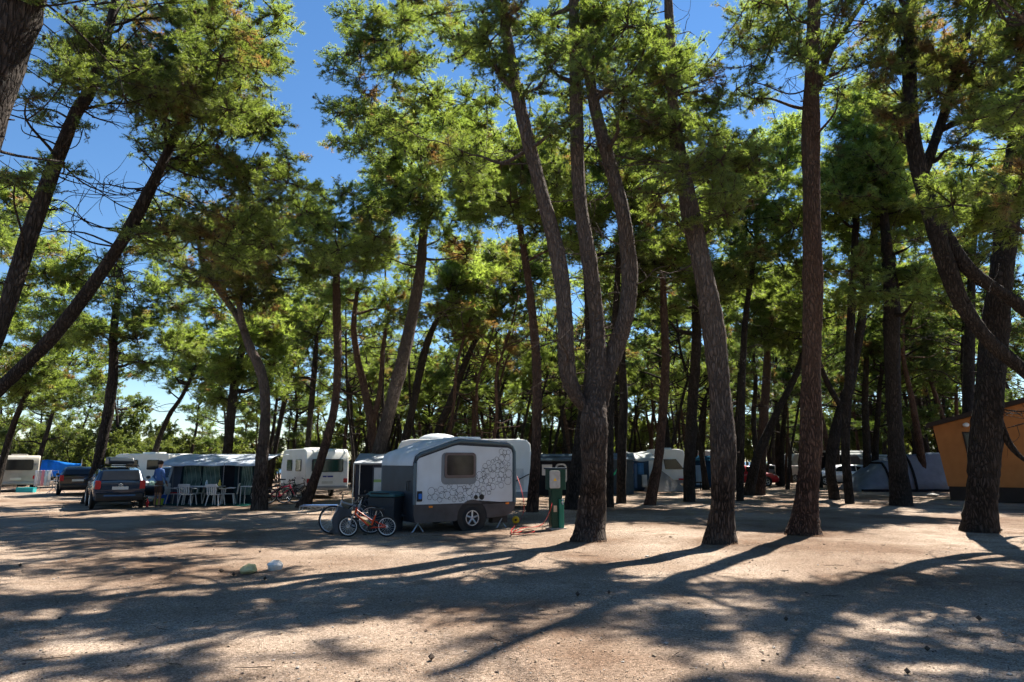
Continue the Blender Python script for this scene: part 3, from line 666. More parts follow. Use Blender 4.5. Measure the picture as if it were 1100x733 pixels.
# ------------------------------------------------------------------ the small grey caravan
SIDE = paint('caravan_side_grey', (.52, .57, .62), .35, vary=.08, scale=2)
HOOD = paint('caravan_hood_grey', (.48, .52, .57), .45, vary=.1, scale=2)
TRIM = paint('caravan_trim_blue_grey', (.07, .105, .13), .35, vary=.1)
SKIRT = paint('caravan_skirt_grey', (.065, .06, .062), .5, vary=.2)
g0 = G(443, 572.5); TH = radians(31.5)
cv = thing('caravan', 'small grey caravan with a wedge shaped roof and black bubble pattern on its side', 'caravan', (g0[0], g0[1], 0), TH)
W_, L_ = 2.15, 2.95
out_side = [(.06, .22), (0, .42), (0, 1.66), (.05, 1.83), (.16, 1.92), (1.05, 2.22), (1.25, 2.27), (2.70, 2.21), (2.86, 2.15), (2.95, 1.98), (2.95, .62), (2.88, .42), (2.70, .30), (2.2, .26), (.9, .22)]
MB().prism(out_side, 0, W_).build('body', DARKGREY, cv, True, .03)
sp = [(.075, .66), (.075, 1.70), (.13, 1.78), (1.07, 2.09), (1.2, 2.115), (2.70, 2.06), (2.80, 2.02), (2.84, 1.92), (2.84, .66)]
MB().prism(sp, .002, -.014).build('side_panel', SIDE, cv, bevel=.004)
sk = [(.06, .225), (.01, .42), (.015, .655), (2.94, .655), (2.94, .62), (2.87, .43), (2.70, .31), (2.18, .27)]
arc = [(1.63 + .43 * cos(a), .31 + .43 * sin(a)) for a in np.linspace(-.08, pi + .08, 16)]
sk = sk[:8] + [(p[0], max(p[1], .24)) for p in arc] + [(1.15, .23)]
MB().prism(sk, .003, -.024).build('skirt', SKIRT, cv, bevel=.004)
MB().disc((1.63, 0, .31), .42, -.006, .3).build('wheel_arch', BLACK, cv)
wheel(cv, (1.63, .05, .285), .285, .18); wheel(cv, (1.63, W_ - .05, .285), .285, .18)
edge = [(.03, 0, .66), (.03, 0, 1.66), (.07, 0, 1.81), (.17, 0, 1.88), (1.06, 0, 2.175), (1.25, 0, 2.215), (2.70, 0, 2.155), (2.83, 0, 2.1), (2.90, 0, 1.97), (2.90, 0, .64)]
for yy in (-.01, W_ + .01):
    MB().tube([(p[0], yy, p[2]) for p in edge], .044, 8).build('edge_trim', TRIM, cv, True)
hood_o = [(-.03, 1.60), (-.03, 1.70), (.03, 1.87), (.15, 1.955), (1.04, 2.255), (1.25, 2.31), (2.70, 2.245), (2.72, 2.215), (1.25, 2.275), (1.05, 2.225), (.16, 1.925), (.045, 1.835), (-.003, 1.67), (-.003, 1.60)]
MB().prism(hood_o, .045, W_ - .045).build('roof_hood', HOOD, cv, True)
MB().prism(rrect(1.5, 2.2, 2.26, 2.36, .04), .6, 1.5).build('roof_hatch', WHITE, cv, True)
handle_panel(MB(), 1.24, 1.53, 1.0, .80, -.014, .006, r=.12).build('window_surround', paint('window_pad_grey', (.17, .19, .21), .4), cv)
wf = MB(); wf.prism(rrect(.82, 1.70, 1.29, 1.92, .07), -.02, -.05); wfo = wf.build('window', paint('window_frame_brown', (.13, .10, .095), .4), cv, bevel=.006)
MB().prism(rrect(.88, 1.64, 1.36, 1.86, .05), -.051, -.056).build('pane', paint('bronze_window_pane', (.04, .034, .032), .14, vary=.25, scale=4, spec=.3), wfo)
# bubble pattern: outlined circles climbing from the front low corner to the rear top corner
rb = np.random.default_rng(3); bub = MB(); placed = []
def inring(x, z):
    mid = .86 + .12 * max(0, (x - .4)) * .3 + (max(0, x - 1.3) ** 1.35) * .48
    half = .11 + .09 * x + .10 * max(0, x - 1.2)
    return abs(z - mid) < half and .40 < x < 2.78 and .74 < z < 1.98
tries = 0
while len(placed) < 92 and tries < 9000:
    tries += 1
    x, z = rb.uniform(.38, 2.8), rb.uniform(.74, 2.0); r = rb.uniform(.035, .115)
    if inring(x, z) and x + r < 2.83 and z - r > .69 and all((x - a) ** 2 + (z - b) ** 2 > ((r + q) * .62) ** 2 for a, b, q in placed):
        placed.append((x, z, r)); n = 22; yy = -.0155 - .0003 * (len(placed) % 9)
        vs = []
        for rad in (r, r - .009):
            vs += [(x + rad * cos(2 * pi * i / n), yy, z + rad * sin(2 * pi * i / n)) for i in range(n)]
        bub.add(vs, [(i, (i + 1) % n, n + (i + 1) % n, n + i) for i in range(n)])
bub.build('bubble_pattern', paint('bubble_line', (.035, .04, .05), .5), cv)
for x, r in ((1.73, .055), (1.90, .07)):
    MB().disc((x, -.014, .80), r, -.016, 0).build('flue_vent', BLACK, cv)
sb = handle_panel(MB(), .155, .86, .13, .25, -.014, .03, r=.02).build('socket_box', BLACK, cv)
handle_panel(MB(), .155, .86, .075, .13, -.045, .03, r=.02).build('plug', paint('plug_blue', (.02, .14, .5), .4), sb)
for x, z in ((.46, .60), (2.67, .62)): handle_panel(MB(), x, z, .10, .045, -.024, .012, r=.01).build('marker_lamp', ORANGE, cv)
MB().tube([(-.01, .32, 1.0), (-.045, .32, 1.0), (-.045, .32, 1.22), (-.01, .32, 1.22), (-.01, .2, 1.22), (-.045, .2, 1.22), (-.045, .2, 1.0), (-.01, .2, 1.0)], .012, 6).build('handle', BLACK, cv)
MB().box(-.02, -.003, 1.45, 1.98, .55, .64).build('front_vent', BLACK, cv)
for x in (.22, 2.6): MB().tube([(x, .12, .25), (x - .18, .06, .02), (x - .22, .06, 0)], .018, 6).tube([(x, .3, .25), (x + .12, .12, .0)], .014, 6).build('steady_leg', STEEL, cv)
MB().tube([(.1, .5, .36), (-1.25, 1.07, .40)], .035, 6).tube([(.1, 1.65, .36), (-1.25, 1.07, .40)], .035, 6).tube([(-1.05, 1.07, .5), (-1.05, 1.07, 0)], .03, 8).build('drawbar', BLACK, cv)
MB().box(2.3, 2.75, .1, .32, .12, .30).build('rear_step', BLACK, cv)

# storage box with a lid standing on the ground before the caravan
gb = G(414, 571); bx = thing('storage_box', 'tall dark box with blue green lid against the front of the small grey caravan', 'box', (gb[0] - .02, gb[1] + .05, 0), radians(-18))
MB().prism([(-.33, 0), (.33, 0), (.37, .84), (-.37, .84)], -.25, .3).build('bin', paint('bin_dark', (.02, .026, .034), .5), bx, bevel=.02)
MB().prism([(-.40, .845), (.40, .845), (.40, .90), (.2, .96), (-.3, .97), (-.40, .90)], -.3, .34).build('lid', paint('lid_teal', (.025, .085, .10), .4), bx, bevel=.015)
MB().tube([(-.25, -.31, .93), (.25, -.31, .93)], .02, 6).build('handle', BLACK, bx)

# ------------------------------------------------------------------ bicycles
def bicycle(label, loc, rz, R=.33, wb=1.02, frame=None, fork=None, saddle=None, tyre=RUB, lean=0.0, low=False, group=None, rimm=ALLOY, seat=0.0):
    t = thing('bicycle', label, 'bicycle', loc, rz, group); t.rotation_euler = (lean, 0, rz)
    for x in (0, wb):
        o = MB().ring((x, 0, R), R - .022, .022, 'y', 32, 7).build('wheel', tyre, t, True)
        s = MB()
        s.ring((x, 0, R), R - .05, .009, 'y', 32, 5)
        for k in range(18):
            a = 2 * pi * k / 18; s.tube([(x, .018 * (-1) ** k, R), (x + (R - .05) * cos(a), 0, R + (R - .05) * sin(a))], .0018, 3, cap=False)
        s.disc((x, 0, R), .025, -.03, .03)
        s.build('rim', rimm, o)
    k = R / .33
    bbk = (.43 * wb / 1.02, 0, R * .9); st = (.30 * wb / 1.02, 0, R + .42 * (.75 + .25 * k) + seat); ht = (.80 * wb / 1.02, 0, R + .46 * (.75 + .25 * k)); hb = (.84 * wb / 1.02, 0, R + .32 * (.7 + .3 * k))
    sa = (st[0] - .02, 0, st[2] - .1)
    f = MB(); 
    f.tube([bbk, hb], .024 * k + .004, 8).tube([hb, (ht[0], 0, ht[2])], .022, 8).tube([(ht[0] + .01, 0, ht[2] - .05), (sa[0] + .05, 0, sa[2] - .02) if not low else (.37 * wb, 0, R + .12)], .02 * k + .003, 8).tube([bbk, st], .019, 8)
    for y in (-.055, .055): f.tube([(0, y, R), (bbk[0], y * .6, bbk[2])], .011, 6).tube([(0, y, R), (sa[0] + .02, y * .4, sa[2] - .04)], .009, 6)
    f.build('frame', frame, t, True)
    fk = MB()
    for y in (-.05, .05): fk.tube([(wb, y, R), (hb[0] + .03, y, hb[2] - .02)], .014, 6)
    fk.tube([(hb[0] + .02, -.055, hb[2]), (hb[0] + .02, .055, hb[2])], .017, 6); fk.build('fork', fork or frame, t, True)
    MB().tube([st, (st[0] - .03, 0, st[2] + .12)], .013, 6).build('seat_post', STEEL, t)
    MB().prism([(-.14, -.07), (-.10, -.085), (.02, -.04), (.14, -.018), (.14, .018), (.02, .04), (-.10, .085), (-.14, .07)], 0, .05, 'z').build('saddle', saddle or BLACK, t, bevel=.012).location = (st[0] - .05, 0, st[2] + .11)
    h = MB(); z = ht[2] + .12
    h.tube([(ht[0], 0, ht[2]), (ht[0] - .01, 0, z - .01), (ht[0] + .03, 0, z)], .015, 6).tube([(ht[0] - .04, -.29, z + .03), (ht[0] + .02, -.16, z + .02), (ht[0] + .03, 0, z), (ht[0] + .02, .16, z + .02), (ht[0] - .04, .29, z + .03)], .013, 6)
    for y in (-.24, .24): h.tube([(ht[0] - .05, y * 1.22, z + .032), (ht[0] - .02, y * .85, z + .027)], .019, 6).tube([(ht[0], y * .8, z), (ht[0] + .05, y * 1.05, z - .03)], .006, 5)
    h.build('handlebar', BLACK, t, True)
    c = MB(); c.disc(bbk, .085 * k, .035, .042, 'y', 20).tube([(bbk[0], .05, bbk[2]), (bbk[0] + .1, .06, bbk[2] - .12)], .011, 6).tube([(bbk[0], -.05, bbk[2]), (bbk[0] - .1, -.06, bbk[2] + .12)], .011, 6)
    c.box(bbk[0] + .06, bbk[0] + .14, .06, .15, bbk[2] - .135, bbk[2] - .11).box(bbk[0] - .14, bbk[0] - .06, -.15, -.06, bbk[2] + .11, bbk[2] + .135)
    c.build('crank', BLACK, t)
    return t
OR = paint('bike_orange', (.55, .055, .012), .35); YEL = paint('bike_yellow', (.45, .36, .03), .5)
GREYB = paint('bike_grey', (.3, .31, .34), .3, .4); BLKB = paint('bike_black', (.03, .032, .04), .35)
PINK = paint('bike_pink', (.5, .03, .07), .35); BLUES = paint('blue_cover', (.03, .22, .55), .5)
def bike_at(pxr, pxf, py, **kw):
    a, b = G(pxr, py), G(pxf, py - kw.pop('dpy', 0)); d = b - a
    wb = float(np.linalg.norm(d[:2]))
    return bicycle(loc=(a[0], a[1], 0), rz=atan2(d[1], d[0]), wb=wb, **kw)
b1 = bike_at(415.5, 374, 577, label='small orange childs bicycle with white rimmed wheels, nearest in the cluster', R=.24, frame=OR, fork=GREYB, saddle=BLACK, seat=-.14, lean=radians(-7), low=True, rimm=paint('white_rim', (.75, .75, .75), .4))
k_ = MB(); k_.tube([(.43 * .86, -.05, .26), (.83 * .86, -.045, .50)], .013, 8).build('yellow_stripe', YEL, b1)
bike_at(398, 356, 574, label='grey bicycle with silver down tube and black bars behind the orange childs bicycle', R=.335, frame=GREYB, lean=radians(6))
bike_at(417, 384, 568, label='black bicycle with a bright blue saddle leaning by the storage box', R=.33, frame=BLKB, saddle=BLUES, lean=radians(8), seat=-.08)
bagm = MB(); bagm.grid(lambda u, v: (-.16 + .32 * v + .04 * sin(9 * u), -.05 + .05 * sin(7 * v + 4 * u), .02 + .62 * u), 8, 8)
gg = G(362, 574.5); bo = bagm.build('cloth_cover', cloth('grey_cloth', (.1, .1, .105)), solid=.03, smooth=True); bo.location = (gg[0], gg[1] - .12, 0); bo.rotation_euler = (radians(-12), radians(15), 0)
tag(bo, 'limp dark grey cloth hanging between two bicycle front wheels', 'cloth')
for px, py, col, rz, lab in ((302, 541, PINK, .25, 'pink bicycle leaning beside the crooked pine'), (318, 537, BLKB, .5, 'black bicycle parked nearest the reddish curving pine'), (309, 535, paint('bike_green', (.03, .12, .07), .4), .1, 'dark green bicycle parked between a pink and a black one')):
    q = G(px, py); bicycle(lab, (q[0] - .5, q[1], 0), rz, .32, 1.0, col, lean=radians(8), group='bicycles by the pines')
q = G(271, 543); bicycle('dark bicycle whose front wheel peeks out behind the crooked pine', (q[0] - .1, q[1] + .9, 0), .3, .33, 1.0, BLKB, lean=radians(5))

# low rack
q = G(341, 552); rk = thing('folding_rack', 'low blue topped folding rack on thin wire legs beside the bicycles', 'rack', (q[0], q[1] + .3, 0), radians(4))
MB().box(-.6, .55, -.2, .2, .255, .27).build('rack_top', paint('rack_blue', (.03, .085, .22), .6), rk, bevel=.008)
fr = MB()
for y in (-.25, .25):
    fr.tube([(-.62, y, .23), (.58, y, .23)], .012, 6)
    fr.tube([(-.60, y, .23), (-.66, y, .03), (-.4, y, .01), (-.34, y, .23)], .01, 6).tube([(.1, y, .23), (.2, y, .0), (.42, y, .0), (.5, y, .23)], .01, 6).tube([(-.34, y, .23), (-.1, y, .1), (.1, y, .23)], .009, 6)
for x in (-.62, .58): fr.tube([(x, -.25, .23), (x, .25, .23)], .012, 6)
fr.build('frame', STEEL, rk, True)

# ------------------------------------------------------------------ awning annex beside the caravan
q = G(372, 549); an_ = thing('awning', 'dark grey awning annex with pale roof and one clear window panel', 'awning', (q[0], q[1] + 1.2, 0), radians(6))
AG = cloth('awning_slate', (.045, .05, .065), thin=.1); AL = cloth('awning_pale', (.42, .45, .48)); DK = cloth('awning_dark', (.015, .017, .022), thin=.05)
yq = q[1] + 1.2; wA = XAT(412, yq) - XAT(371, yq); hA = 0
MB().box(0, wA, 0, .03, 0, 1.62).build('front_wall', AG, an_)
MB().box(-.0, .03, .035, 1.6, 0, 1.62).build('side_wall', AL, an_)
MB().prism([(-.12, 1.60), (-.12, 1.66), (1.7, 2.02), (1.7, 1.95)], -.06, wA + .06, 'x').build('roof', AL, an_, bevel=.01)
MB().box(.18, .62, -.012, -.002, .03, 1.55).build('doorway', DK, an_)  # near-black sheet for the shaded inside; the wall behind is closed
MB().box(.68, 1.04, -.02, -.008, .35, 1.48, 0).box(.68, 1.04, -.024, -.021, .95, 1.05, 1).build('window', [paint('clear_film', (.33, .38, .42), .2), paint('film_stripe', (.18, .3, .1), .4)], an_)
MB().tube([(.16, -.02, 0), (.16, -.02, 1.6)], .018, 6).tube([(-.05, -.12, 0), (-.05, -.12, 1.62)], .018, 6).build('pole', STEEL, an_)

# ------------------------------------------------------------------ plain touring caravans
def tourer(label, loc, rz, ln, wd, ht, body=WHITE, glass=GLASS, skirt=None, rear_window=True, slope=.35, side_windows=2, lamp=True, side=-1):
    """local x along the length with the rear end at x = 0 and y across"""
    t = thing('caravan', label, 'caravan', loc, rz)
    prof = [(0, .42), (-.03, .8), (.02, 1.5), (.10, ht - .18), (.24, ht - .03), (.5, ht), (ln - .7, ht), (ln - .35, ht - .08), (ln - .02, ht - slope - .4), (ln, 1.2), (ln - .08, .42)]
    MB().prism(prof, -wd / 2, wd / 2).build('body', body, t, True, .05)
    MB().box(.03, ln - .1, -wd / 2 - .012, wd / 2 + .012, .40, .62).build('skirt', skirt or paint('skirt_grey', (.22, .24, .26), .5), t, bevel=.01)
    if rear_window:
        wn = MB().prism(rrect(-wd * .36, wd * .36, 1.22, 1.82, .08), -.05, .06, 'x').build('window', BLACK, t)
        MB().prism(rrect(-wd * .34, wd * .34, 1.25, 1.79, .07), -.058, -.051, 'x').build('pane', glass, wn)
    for k in range(side_windows):
        x0 = ln * (.16 + .36 * k)
        for s in (-1, 1):
            y0 = s * (wd / 2 + .004)
            wn = MB().prism(rrect(x0, x0 + ln * .2, 1.25, 1.8, .07), y0, y0 + s * .03).build('window', BLACK, t)
            MB().prism(rrect(x0 + .03, x0 + ln * .2 - .03, 1.28, 1.77, .06), y0 + s * .031, y0 + s * .036).build('pane', glass, wn)
    MB().box(ln * .4, ln * .62, -.4, .4, ht + .0, ht + .09).build('roof_hatch', body, t, bevel=.02)
    if lamp:
        for s in (-1, 1): MB().prism(rrect(s * wd * .42 - .09, s * wd * .42 + .09, .72, .92, .03), -.05, .02, 'x').build('tail_lamp', RED, t)
        MB().prism(rrect(-.26, .26, .68, .80, .01), -.055, .0, 'x').build('number_plate', paint('plate_grey', (.5, .5, .46), .5), t)
        MB().box(-.06, .02, -wd / 2 + .05, wd / 2 - .05, .45, .58).build('bumper', skirt or paint('skirt_grey', (.22, .24, .26), .5), t, bevel=.02)
    for s in (-1, 1): wheel(t, (ln * .5, s * (wd / 2 - .1), .3), .3, .18)
    MB().tube([(ln - .1, -.4, .45), (ln + .9, 0, .45)], .04, 6).tube([(ln - .1, .4, .45), (ln + .9, 0, .45)], .04, 6).tube([(ln + .7, 0, .5), (ln + .7, 0, 0)], .03, 6).build('drawbar', BLACK, t)
    return t
# behind the small grey one, seen from the side and rear corner
Yb = 25.2; xb = XAT(573, Yb)
tb_ = tourer('large plain white caravan standing behind the small grey one', (xb, Yb + 1.3, 0), pi, 5.2, 2.2, 2.52, rear_window=True, lamp=False, side_windows=2)
MB().box(.35, 1.1, 1.112, 1.118, .7, 1.45).build('hatch', paint('hatch_line', (.55, .56, .56), .4), tb_)
MB().tube([(.15, 1.12, 1.25), (.75, 1.16, .95)], .02, 6).build('strut', BLACK, tb_)
MB().ball((3.6, .2, 2.5), (.75, .6, .26), 16, 8).build('roof_dome', HOOD, tb_, True)
# white caravan with green tinted windows, rear end towards us
q = G(352, 536); tw = tourer('white caravan showing its rear with wide green tinted window and red lamps', (q[0] - .12, q[1] + .2, 0), radians(122), 4.6, 2.05, 2.30, body=WHITE, glass=GREENGLASS, side_windows=2)
MB().box(-.062, -.034, -.26, .0, .98, 1.05).box(-.062, -.034, .04, .22, .98, 1.05).build('blue_badge', paint('badge_blue', (.03, .04, .25), .4), tw)
# pale caravan at the far left, and the one whose roof shows past the estate car
q = G(13, 529); tourer('pale cream caravan with one small window at the far left edge', (q[0] - .1, q[1] + .3, 0), radians(124), 4.4, 2.1, 2.05, body=CREAM, side_windows=1)
q = G(172, 531); tourer('low white caravan roofed in glare between estate car and striped awning', (q[0] - .1, q[1] + 2.6, 0), radians(160), 4.4, 2.1, 2.15, side_windows=2, rear_window=False, lamp=False)

# ------------------------------------------------------------------ striped awning with curtains
q0 = G(181, 542); Ya = q0[1] + .6; x0 = XAT(181, Ya); x1 = XAT(281, Ya); WA = x1 - x0
aw = thing('awning', 'wide pale blue roofed awning with curtained dark panels and open doorway', 'awning', (x0, Ya, 0), radians(0))
RB = cloth('awning_roof_blue', (.56, .62, .70), thin=.35); FR = cloth('awning_frame_green', (.02, .035, .04), thin=.05)
MB().box(.18, WA - .1, 0, .03, 0, 1.66).build('front_wall', FR, aw)
MB().add([(-.15, .0, 0), (-.15, 2.4, 0), (.18, 2.4, 1.85), (.18, .0, 1.7)], [(0, 1, 2, 3)]).build('side_wall', cloth('awning_side_blue', (.13, .16, .22)), aw, solid=.02)
MB().add([(-.18, -.01, 0), (.17, -.01, 1.68), (.55, -.01, 1.68), (.42, -.01, 0)], [(0, 1, 2, 3)]).build('wall_panel', cloth('awning_grey_panel', (.1, .11, .14)), aw, solid=.02)
MB().tube([(-.17, -.03, 0), (.17, -.03, 1.68)], .045, 6).build('edge_strip', RB, aw)
def rf(u, v):
    x = -.02 + (WA + .25) * u; y = -.75 + 3.3 * v
    return (x + .12 * (1 - v) * (u - .5), y, 1.60 + .42 * sin(min(1, v * 1.25) * pi / 2) - .04 * sin(u * pi * 3) ** 2 * (1 - v) + (-.04 if v == 0 else 0))
MB().grid(rf, 16, 9).build('roof', RB, aw, True, solid=.025)
CUR = cloth('curtain_pattern', (.12, .18, .155), vary=.55)
def curtain(xa, xb_):
    o = MB().grid(lambda u, v: (xa + (xb_ - xa) * u, -.035 - .015 * sin(u * 30), .35 + 1.22 * v), 24, 4).build('window', CUR, aw, True)
    c = MB(); 
    for s in np.linspace(xa + .06, xb_ - .06, 4):
        c.tube([(s, -.055, .4), ((s + .12), -.055, .95), (s, -.055, 1.52)], .008, 4)
    c.build('curtain_trim', paint('lace', (.3, .36, .32), .8), o)
curtain(.62, 1.32); curtain(1.42, 2.1); curtain(3.02, 3.45)
MB().box(2.2, 2.72, -.02, -.008, .02, 1.6).build('doorway', DK, aw)  # interior shade painted as a dark sheet over the unbroken front wall
for x in (.2, 2.55, 2.9, WA - .05):
    MB().tube([(x, -.72 if x in (2.55,) else -.05, 0), (x, -.7 if x in (2.55,) else -.05, 1.62)], .017, 6).build('pole', paint('pole_grey', (.16, .17, .18), .5), aw)
MB().add([(-.1, -1.6, .012), (WA, -1.6, .012), (WA, 0, .012), (-.1, 0, .012)], [(0, 1, 2, 3)]).build('groundsheet', cloth('groundsheet_green', (.02, .09, .08)), aw)

# garden furniture before it
def chair(label, loc, rz):
    t = thing('plastic_chair', label, 'chair', loc, rz, 'white plastic chairs before the awning')
    MB().prism([(-.22, -.21), (.22, -.23), (.2, .22), (-.2, .22)], .42, .445, 'z').build('seat', PLASTIC, t, bevel=.01)
    b = MB()
    for k in range(5):
        x = -.17 + .085 * k; b.box(x - .024, x + .024, .2, .225, .45, .80)
    b.prism([(-.25, .78), (.25, .78), (.22, .88), (-.22, .88)], .205, .235); 
    o = b.build('backrest', PLASTIC, t, bevel=.006); o.rotation_euler = (radians(-8), 0, 0); o.location = (0, .06, .0)
    for s in (-1, 1):
        MB().tube([(s * .25, .25, .66), (s * .28, .0, .66), (s * .27, -.2, .63), (s * .24, -.22, .45)], .02, 6).build('armrest', PLASTIC, t)
        for y, yy in ((-.2, -.25), (.2, .27)): MB().tube([(s * .2, y, .43), (s * .26, yy, 0)], [.026, .02], 6).build('leg', PLASTIC, t)
    return t
Yc = Ya - 1.0
for px, dy, rz, lab in ((190, .15, 1.5, 'white plastic chair with a red cushion at the end of the garden table'), (203, -.3, pi, 'white plastic chair with its back to us, nearest the chair with the red cushion'), (213, .75, .2, 'white plastic chair mostly hidden between the garden table and the first curtain'),
                        (233, -.35, pi - .1, 'white plastic chair with its back to us, beside the turned end chair near the doorway'), (246, .1, -1.3, 'white plastic chair seen side on at the doorway end of the garden table'), (229, .8, -.1, 'white plastic chair behind the garden table, before the second curtain')):
    chair(lab, (XAT(px, Yc + dy), Yc + dy, .0), rz)
cu = MB().box(-.17, .17, -.17, .17, .447, .49).build('cushion', cloth('red_cushion', (.4, .05, .05)), bevel=.02); cu.location = (XAT(190, Yc + .15), Yc + .15, 0); cu.rotation_euler = (0, 0, 1.5)
tag(cu, 'red seat cushion lying on a white plastic chair', 'cushion')
tt = thing('garden_table', 'long white garden table among the plastic chairs before the curtained awning', 'table', (XAT(219, Yc + .25), Yc + .25, 0))
MB().prism(rrect(-.75, .75, -.4, .4, .1), .70, .735, 'z').build('tabletop', PLASTIC, tt)
for sx in (-1, 1):
    for sy in (-1, 1): MB().tube([(sx * .6, sy * .3, .7), (sx * .66, sy * .34, 0)], .025, 6).build('leg', PLASTIC, tt)
tt = thing('side_table', 'small white side table standing past the awning doorway near the crooked pine', 'table', (XAT(270, Yc + .3), Yc + .3, 0))
MB().box(-.35, .3, -.25, .25, .70, .73).build('tabletop', PLASTIC, tt, bevel=.008)
for sx in (-.32, .27):
    for sy in (-.22, .22): MB().tube([(sx, sy, .7), (sx, sy, 0)], .018, 6).build('leg', PLASTIC, tt)
for px, z, c, lab in ((222, .735, (.55, .6, .62), 'pale jug standing on the long white garden table'), (236, .735, (.7, .5, .08), 'small yellow bottle standing on the long white garden table')):
    o = MB().tube([(0, 0, 0), (0, 0, .12), (0, 0, .18), (0, 0, .24)], [.05, .055, .03, .028], 10).build('jug' if px == 222 else 'bottle', paint('table_' + lab[:4].strip(), c, .3), smooth=True); o.location = (XAT(px, Yc + .2, .8), Yc + .2, z); tag(o, lab, 'jug' if px == 222 else 'bottle')

# ------------------------------------------------------------------ cars
def car(label, loc, rz, col, ln=4.5, shape='estate', roofbox=False, group=None, name='parked_car', glass=GLASS):
    """local x forward from the rear bumper at x = 0"""
    t = thing(name, label, 'car', loc, rz, group); k = ln / 4.5
    if shape == 'estate':
        S = [(0, .40, .93, .96, .74, .80, .70), (.06, .30, .95, 1.03, .78, .83, .69), (.30, .24, .95, 1.40, .80, .86, .64), (.9, .22, .94, 1.47, .80, .87, .63), (1.9, .22, .93, 1.48, .80, .87, .63), (2.6, .22, .92, 1.42, .80, .87, .63), (3.35, .22, .93, .99, .80, .87, .74), (4.1, .24, .83, .88, .79, .85, .68), (4.40, .28, .70, .76, .74, .80, .6), (4.5, .36, .60, .62, .66, .72, .5)]
    else:
        S = [(0, .40, .90, .93, .72, .78, .68), (.05, .30, .92, .98, .76, .81, .67), (.40, .24, .93, 1.34, .78, .84, .62), (1.2, .22, .93, 1.44, .78, .85, .61), (2.0, .22, .92, 1.44, .78, .85, .61), (2.6, .22, .92, 1.36, .78, .85, .61), (3.3, .22, .93, .99, .78, .85, .72), (4.05, .24, .84, .88, .77, .83, .66), (4.38, .28, .70, .76, .72, .78, .58), (4.5, .36, .60, .62, .64, .7, .5)]
    mb = MB(); rings = []
    for x, zl, zb, zr, wl, wb, wr in S:
        zs = max(zr - .05, zb + .006); h = [(wl * .85, zl), (wl, zl + .10), (wb, zb - .22), (wb * .985, zb), (wr + .02, zs), (wr * .85, zr), (0, zr + .018)]
        ring = [(x * k, -y, z) for y, z in h] + [(x * k, y, z) for y, z in h[-2::-1]]
        rings.append(ring)
    n = len(rings[0]); vs = [p for r in rings for p in r]
    fs = [(i * n + j, i * n + j + 1, (i + 1) * n + j + 1, (i + 1) * n + j) for i in range(len(rings) - 1) for j in range(n - 1)]
    fs += [(i * n + n - 1, i * n, (i + 1) * n, (i + 1) * n + n - 1) for i in range(len(rings) - 1)]
    fs += [tuple(range(n)), tuple(range(len(rings) * n - 1, (len(rings) - 1) * n - 1, -1))]
    mb.add(vs, fs); mb.build('body', col, t, True)
    def sy(x, z):
        for a, b in zip(S[:-1], S[1:]):
            if a[0] <= x <= b[0]:
                u = (x - a[0]) / (b[0] - a[0]); q = [a[i] + (b[i] - a[i]) * u for i in range(7)]
                v_ = min(1, max(0, (z - q[2]) / max(q[3] - .05 - q[2], .02))); return q[5] * .985 + (q[6] + .02 - q[5] * .985) * v_
        return .8
    rear = .52 if shape == 'estate' else .62
    for poly in ([(rear, 1.0), (rear + .06, 1.30), (1.28, 1.37), (1.30, 1.0)], [(1.38, 1.0), (1.36, 1.38), (2.12, 1.38), (2.14, 1.0)], [(2.22, 1.0), (2.20, 1.38), (2.50, 1.34), (3.02, 1.03), (3.02, .99)]):
        for s in (-1, 1):
            vs = [(x * k, s * (sy(x, z) + .009), z) for x, z in poly]
            MB().add(vs, [tuple(range(len(poly)))]).build('window', glass, t, solid=.006)
    zt = 1.36 if shape == 'estate' else 1.30; xr = .275 if shape == 'estate' else .365
    MB().add([(.045 * k, -.62, 1.04), (.045 * k, .62, 1.04), (xr * k - .015, .56, zt), (xr * k - .015, -.56, zt)], [(0, 1, 2, 3)]).build('rear_window', glass, t, solid=.012)
    MB().add([(2.70 * k, -.58, 1.40), (2.70 * k, .58, 1.40), (3.30 * k, .66, 1.035), (3.30 * k, -.66, 1.035)], [(0, 1, 2, 3)]).build('windscreen', glass, t, solid=.012)
    for x in (.82, 3.62):
        for s in (-1, 1):
            MB().disc((x * k, s * .84, .33), .37, -.02, .035 if s > 0 else .02).build('wheel_arch', BLACK, t)
            wheel(t, (x * k, s * .80, .31), .31, .2)
    for s in (-1, 1):
        MB().prism(rrect(s * .71 - .09, s * .71 + .09, .72, 1.02, .03), -.012, .09, 'x').build('tail_light', RED, t)
        MB().prism(rrect(s * .60 - .13, s * .60 + .13, .58, .70, .04), 4.35 * k, 4.5 * k, 'x').build('headlight', paint('headlight', (.6, .62, .64), .15), t)
        MB().ball((2.95 * k, s * .95, 1.03), (.07, .1, .07), 10, 6).build('mirror', col, t, True)
    MB().prism([(-.03, .30), (-.06, .42), (-.06, .56), (0, .60), (.12, .58), (.12, .32)], -.76, .76).build('bumper', BLACK if shape == 'estate' else col, t, bevel=.03)
    MB().prism(rrect(-.26, .26, .70, .81, .01), -.02, .02, 'x').build('number_plate', paint('plate_white', (.55, .56, .54), .4), t)
    if roofbox:
        o = MB().prism([(.5, 1.60), (.42, 1.70), (.55, 1.86), (1.9, 1.88), (2.3, 1.74), (2.25, 1.60)], -.42, .42).build('roof_box', paint('roof_box_dark', (.02, .03, .04), .4), t, True, .05)
        for x in (.8, 1.9): MB().tube([(x, -.62, 1.50), (x, -.6, 1.56), (x, .6, 1.56), (x, .62, 1.50)], .02, 6).build('crossbar', BLACK, o)
    return t
NAVY = paint('car_navy', (.015, .032, .06), .25, .2, vary=.1, coat=.6)
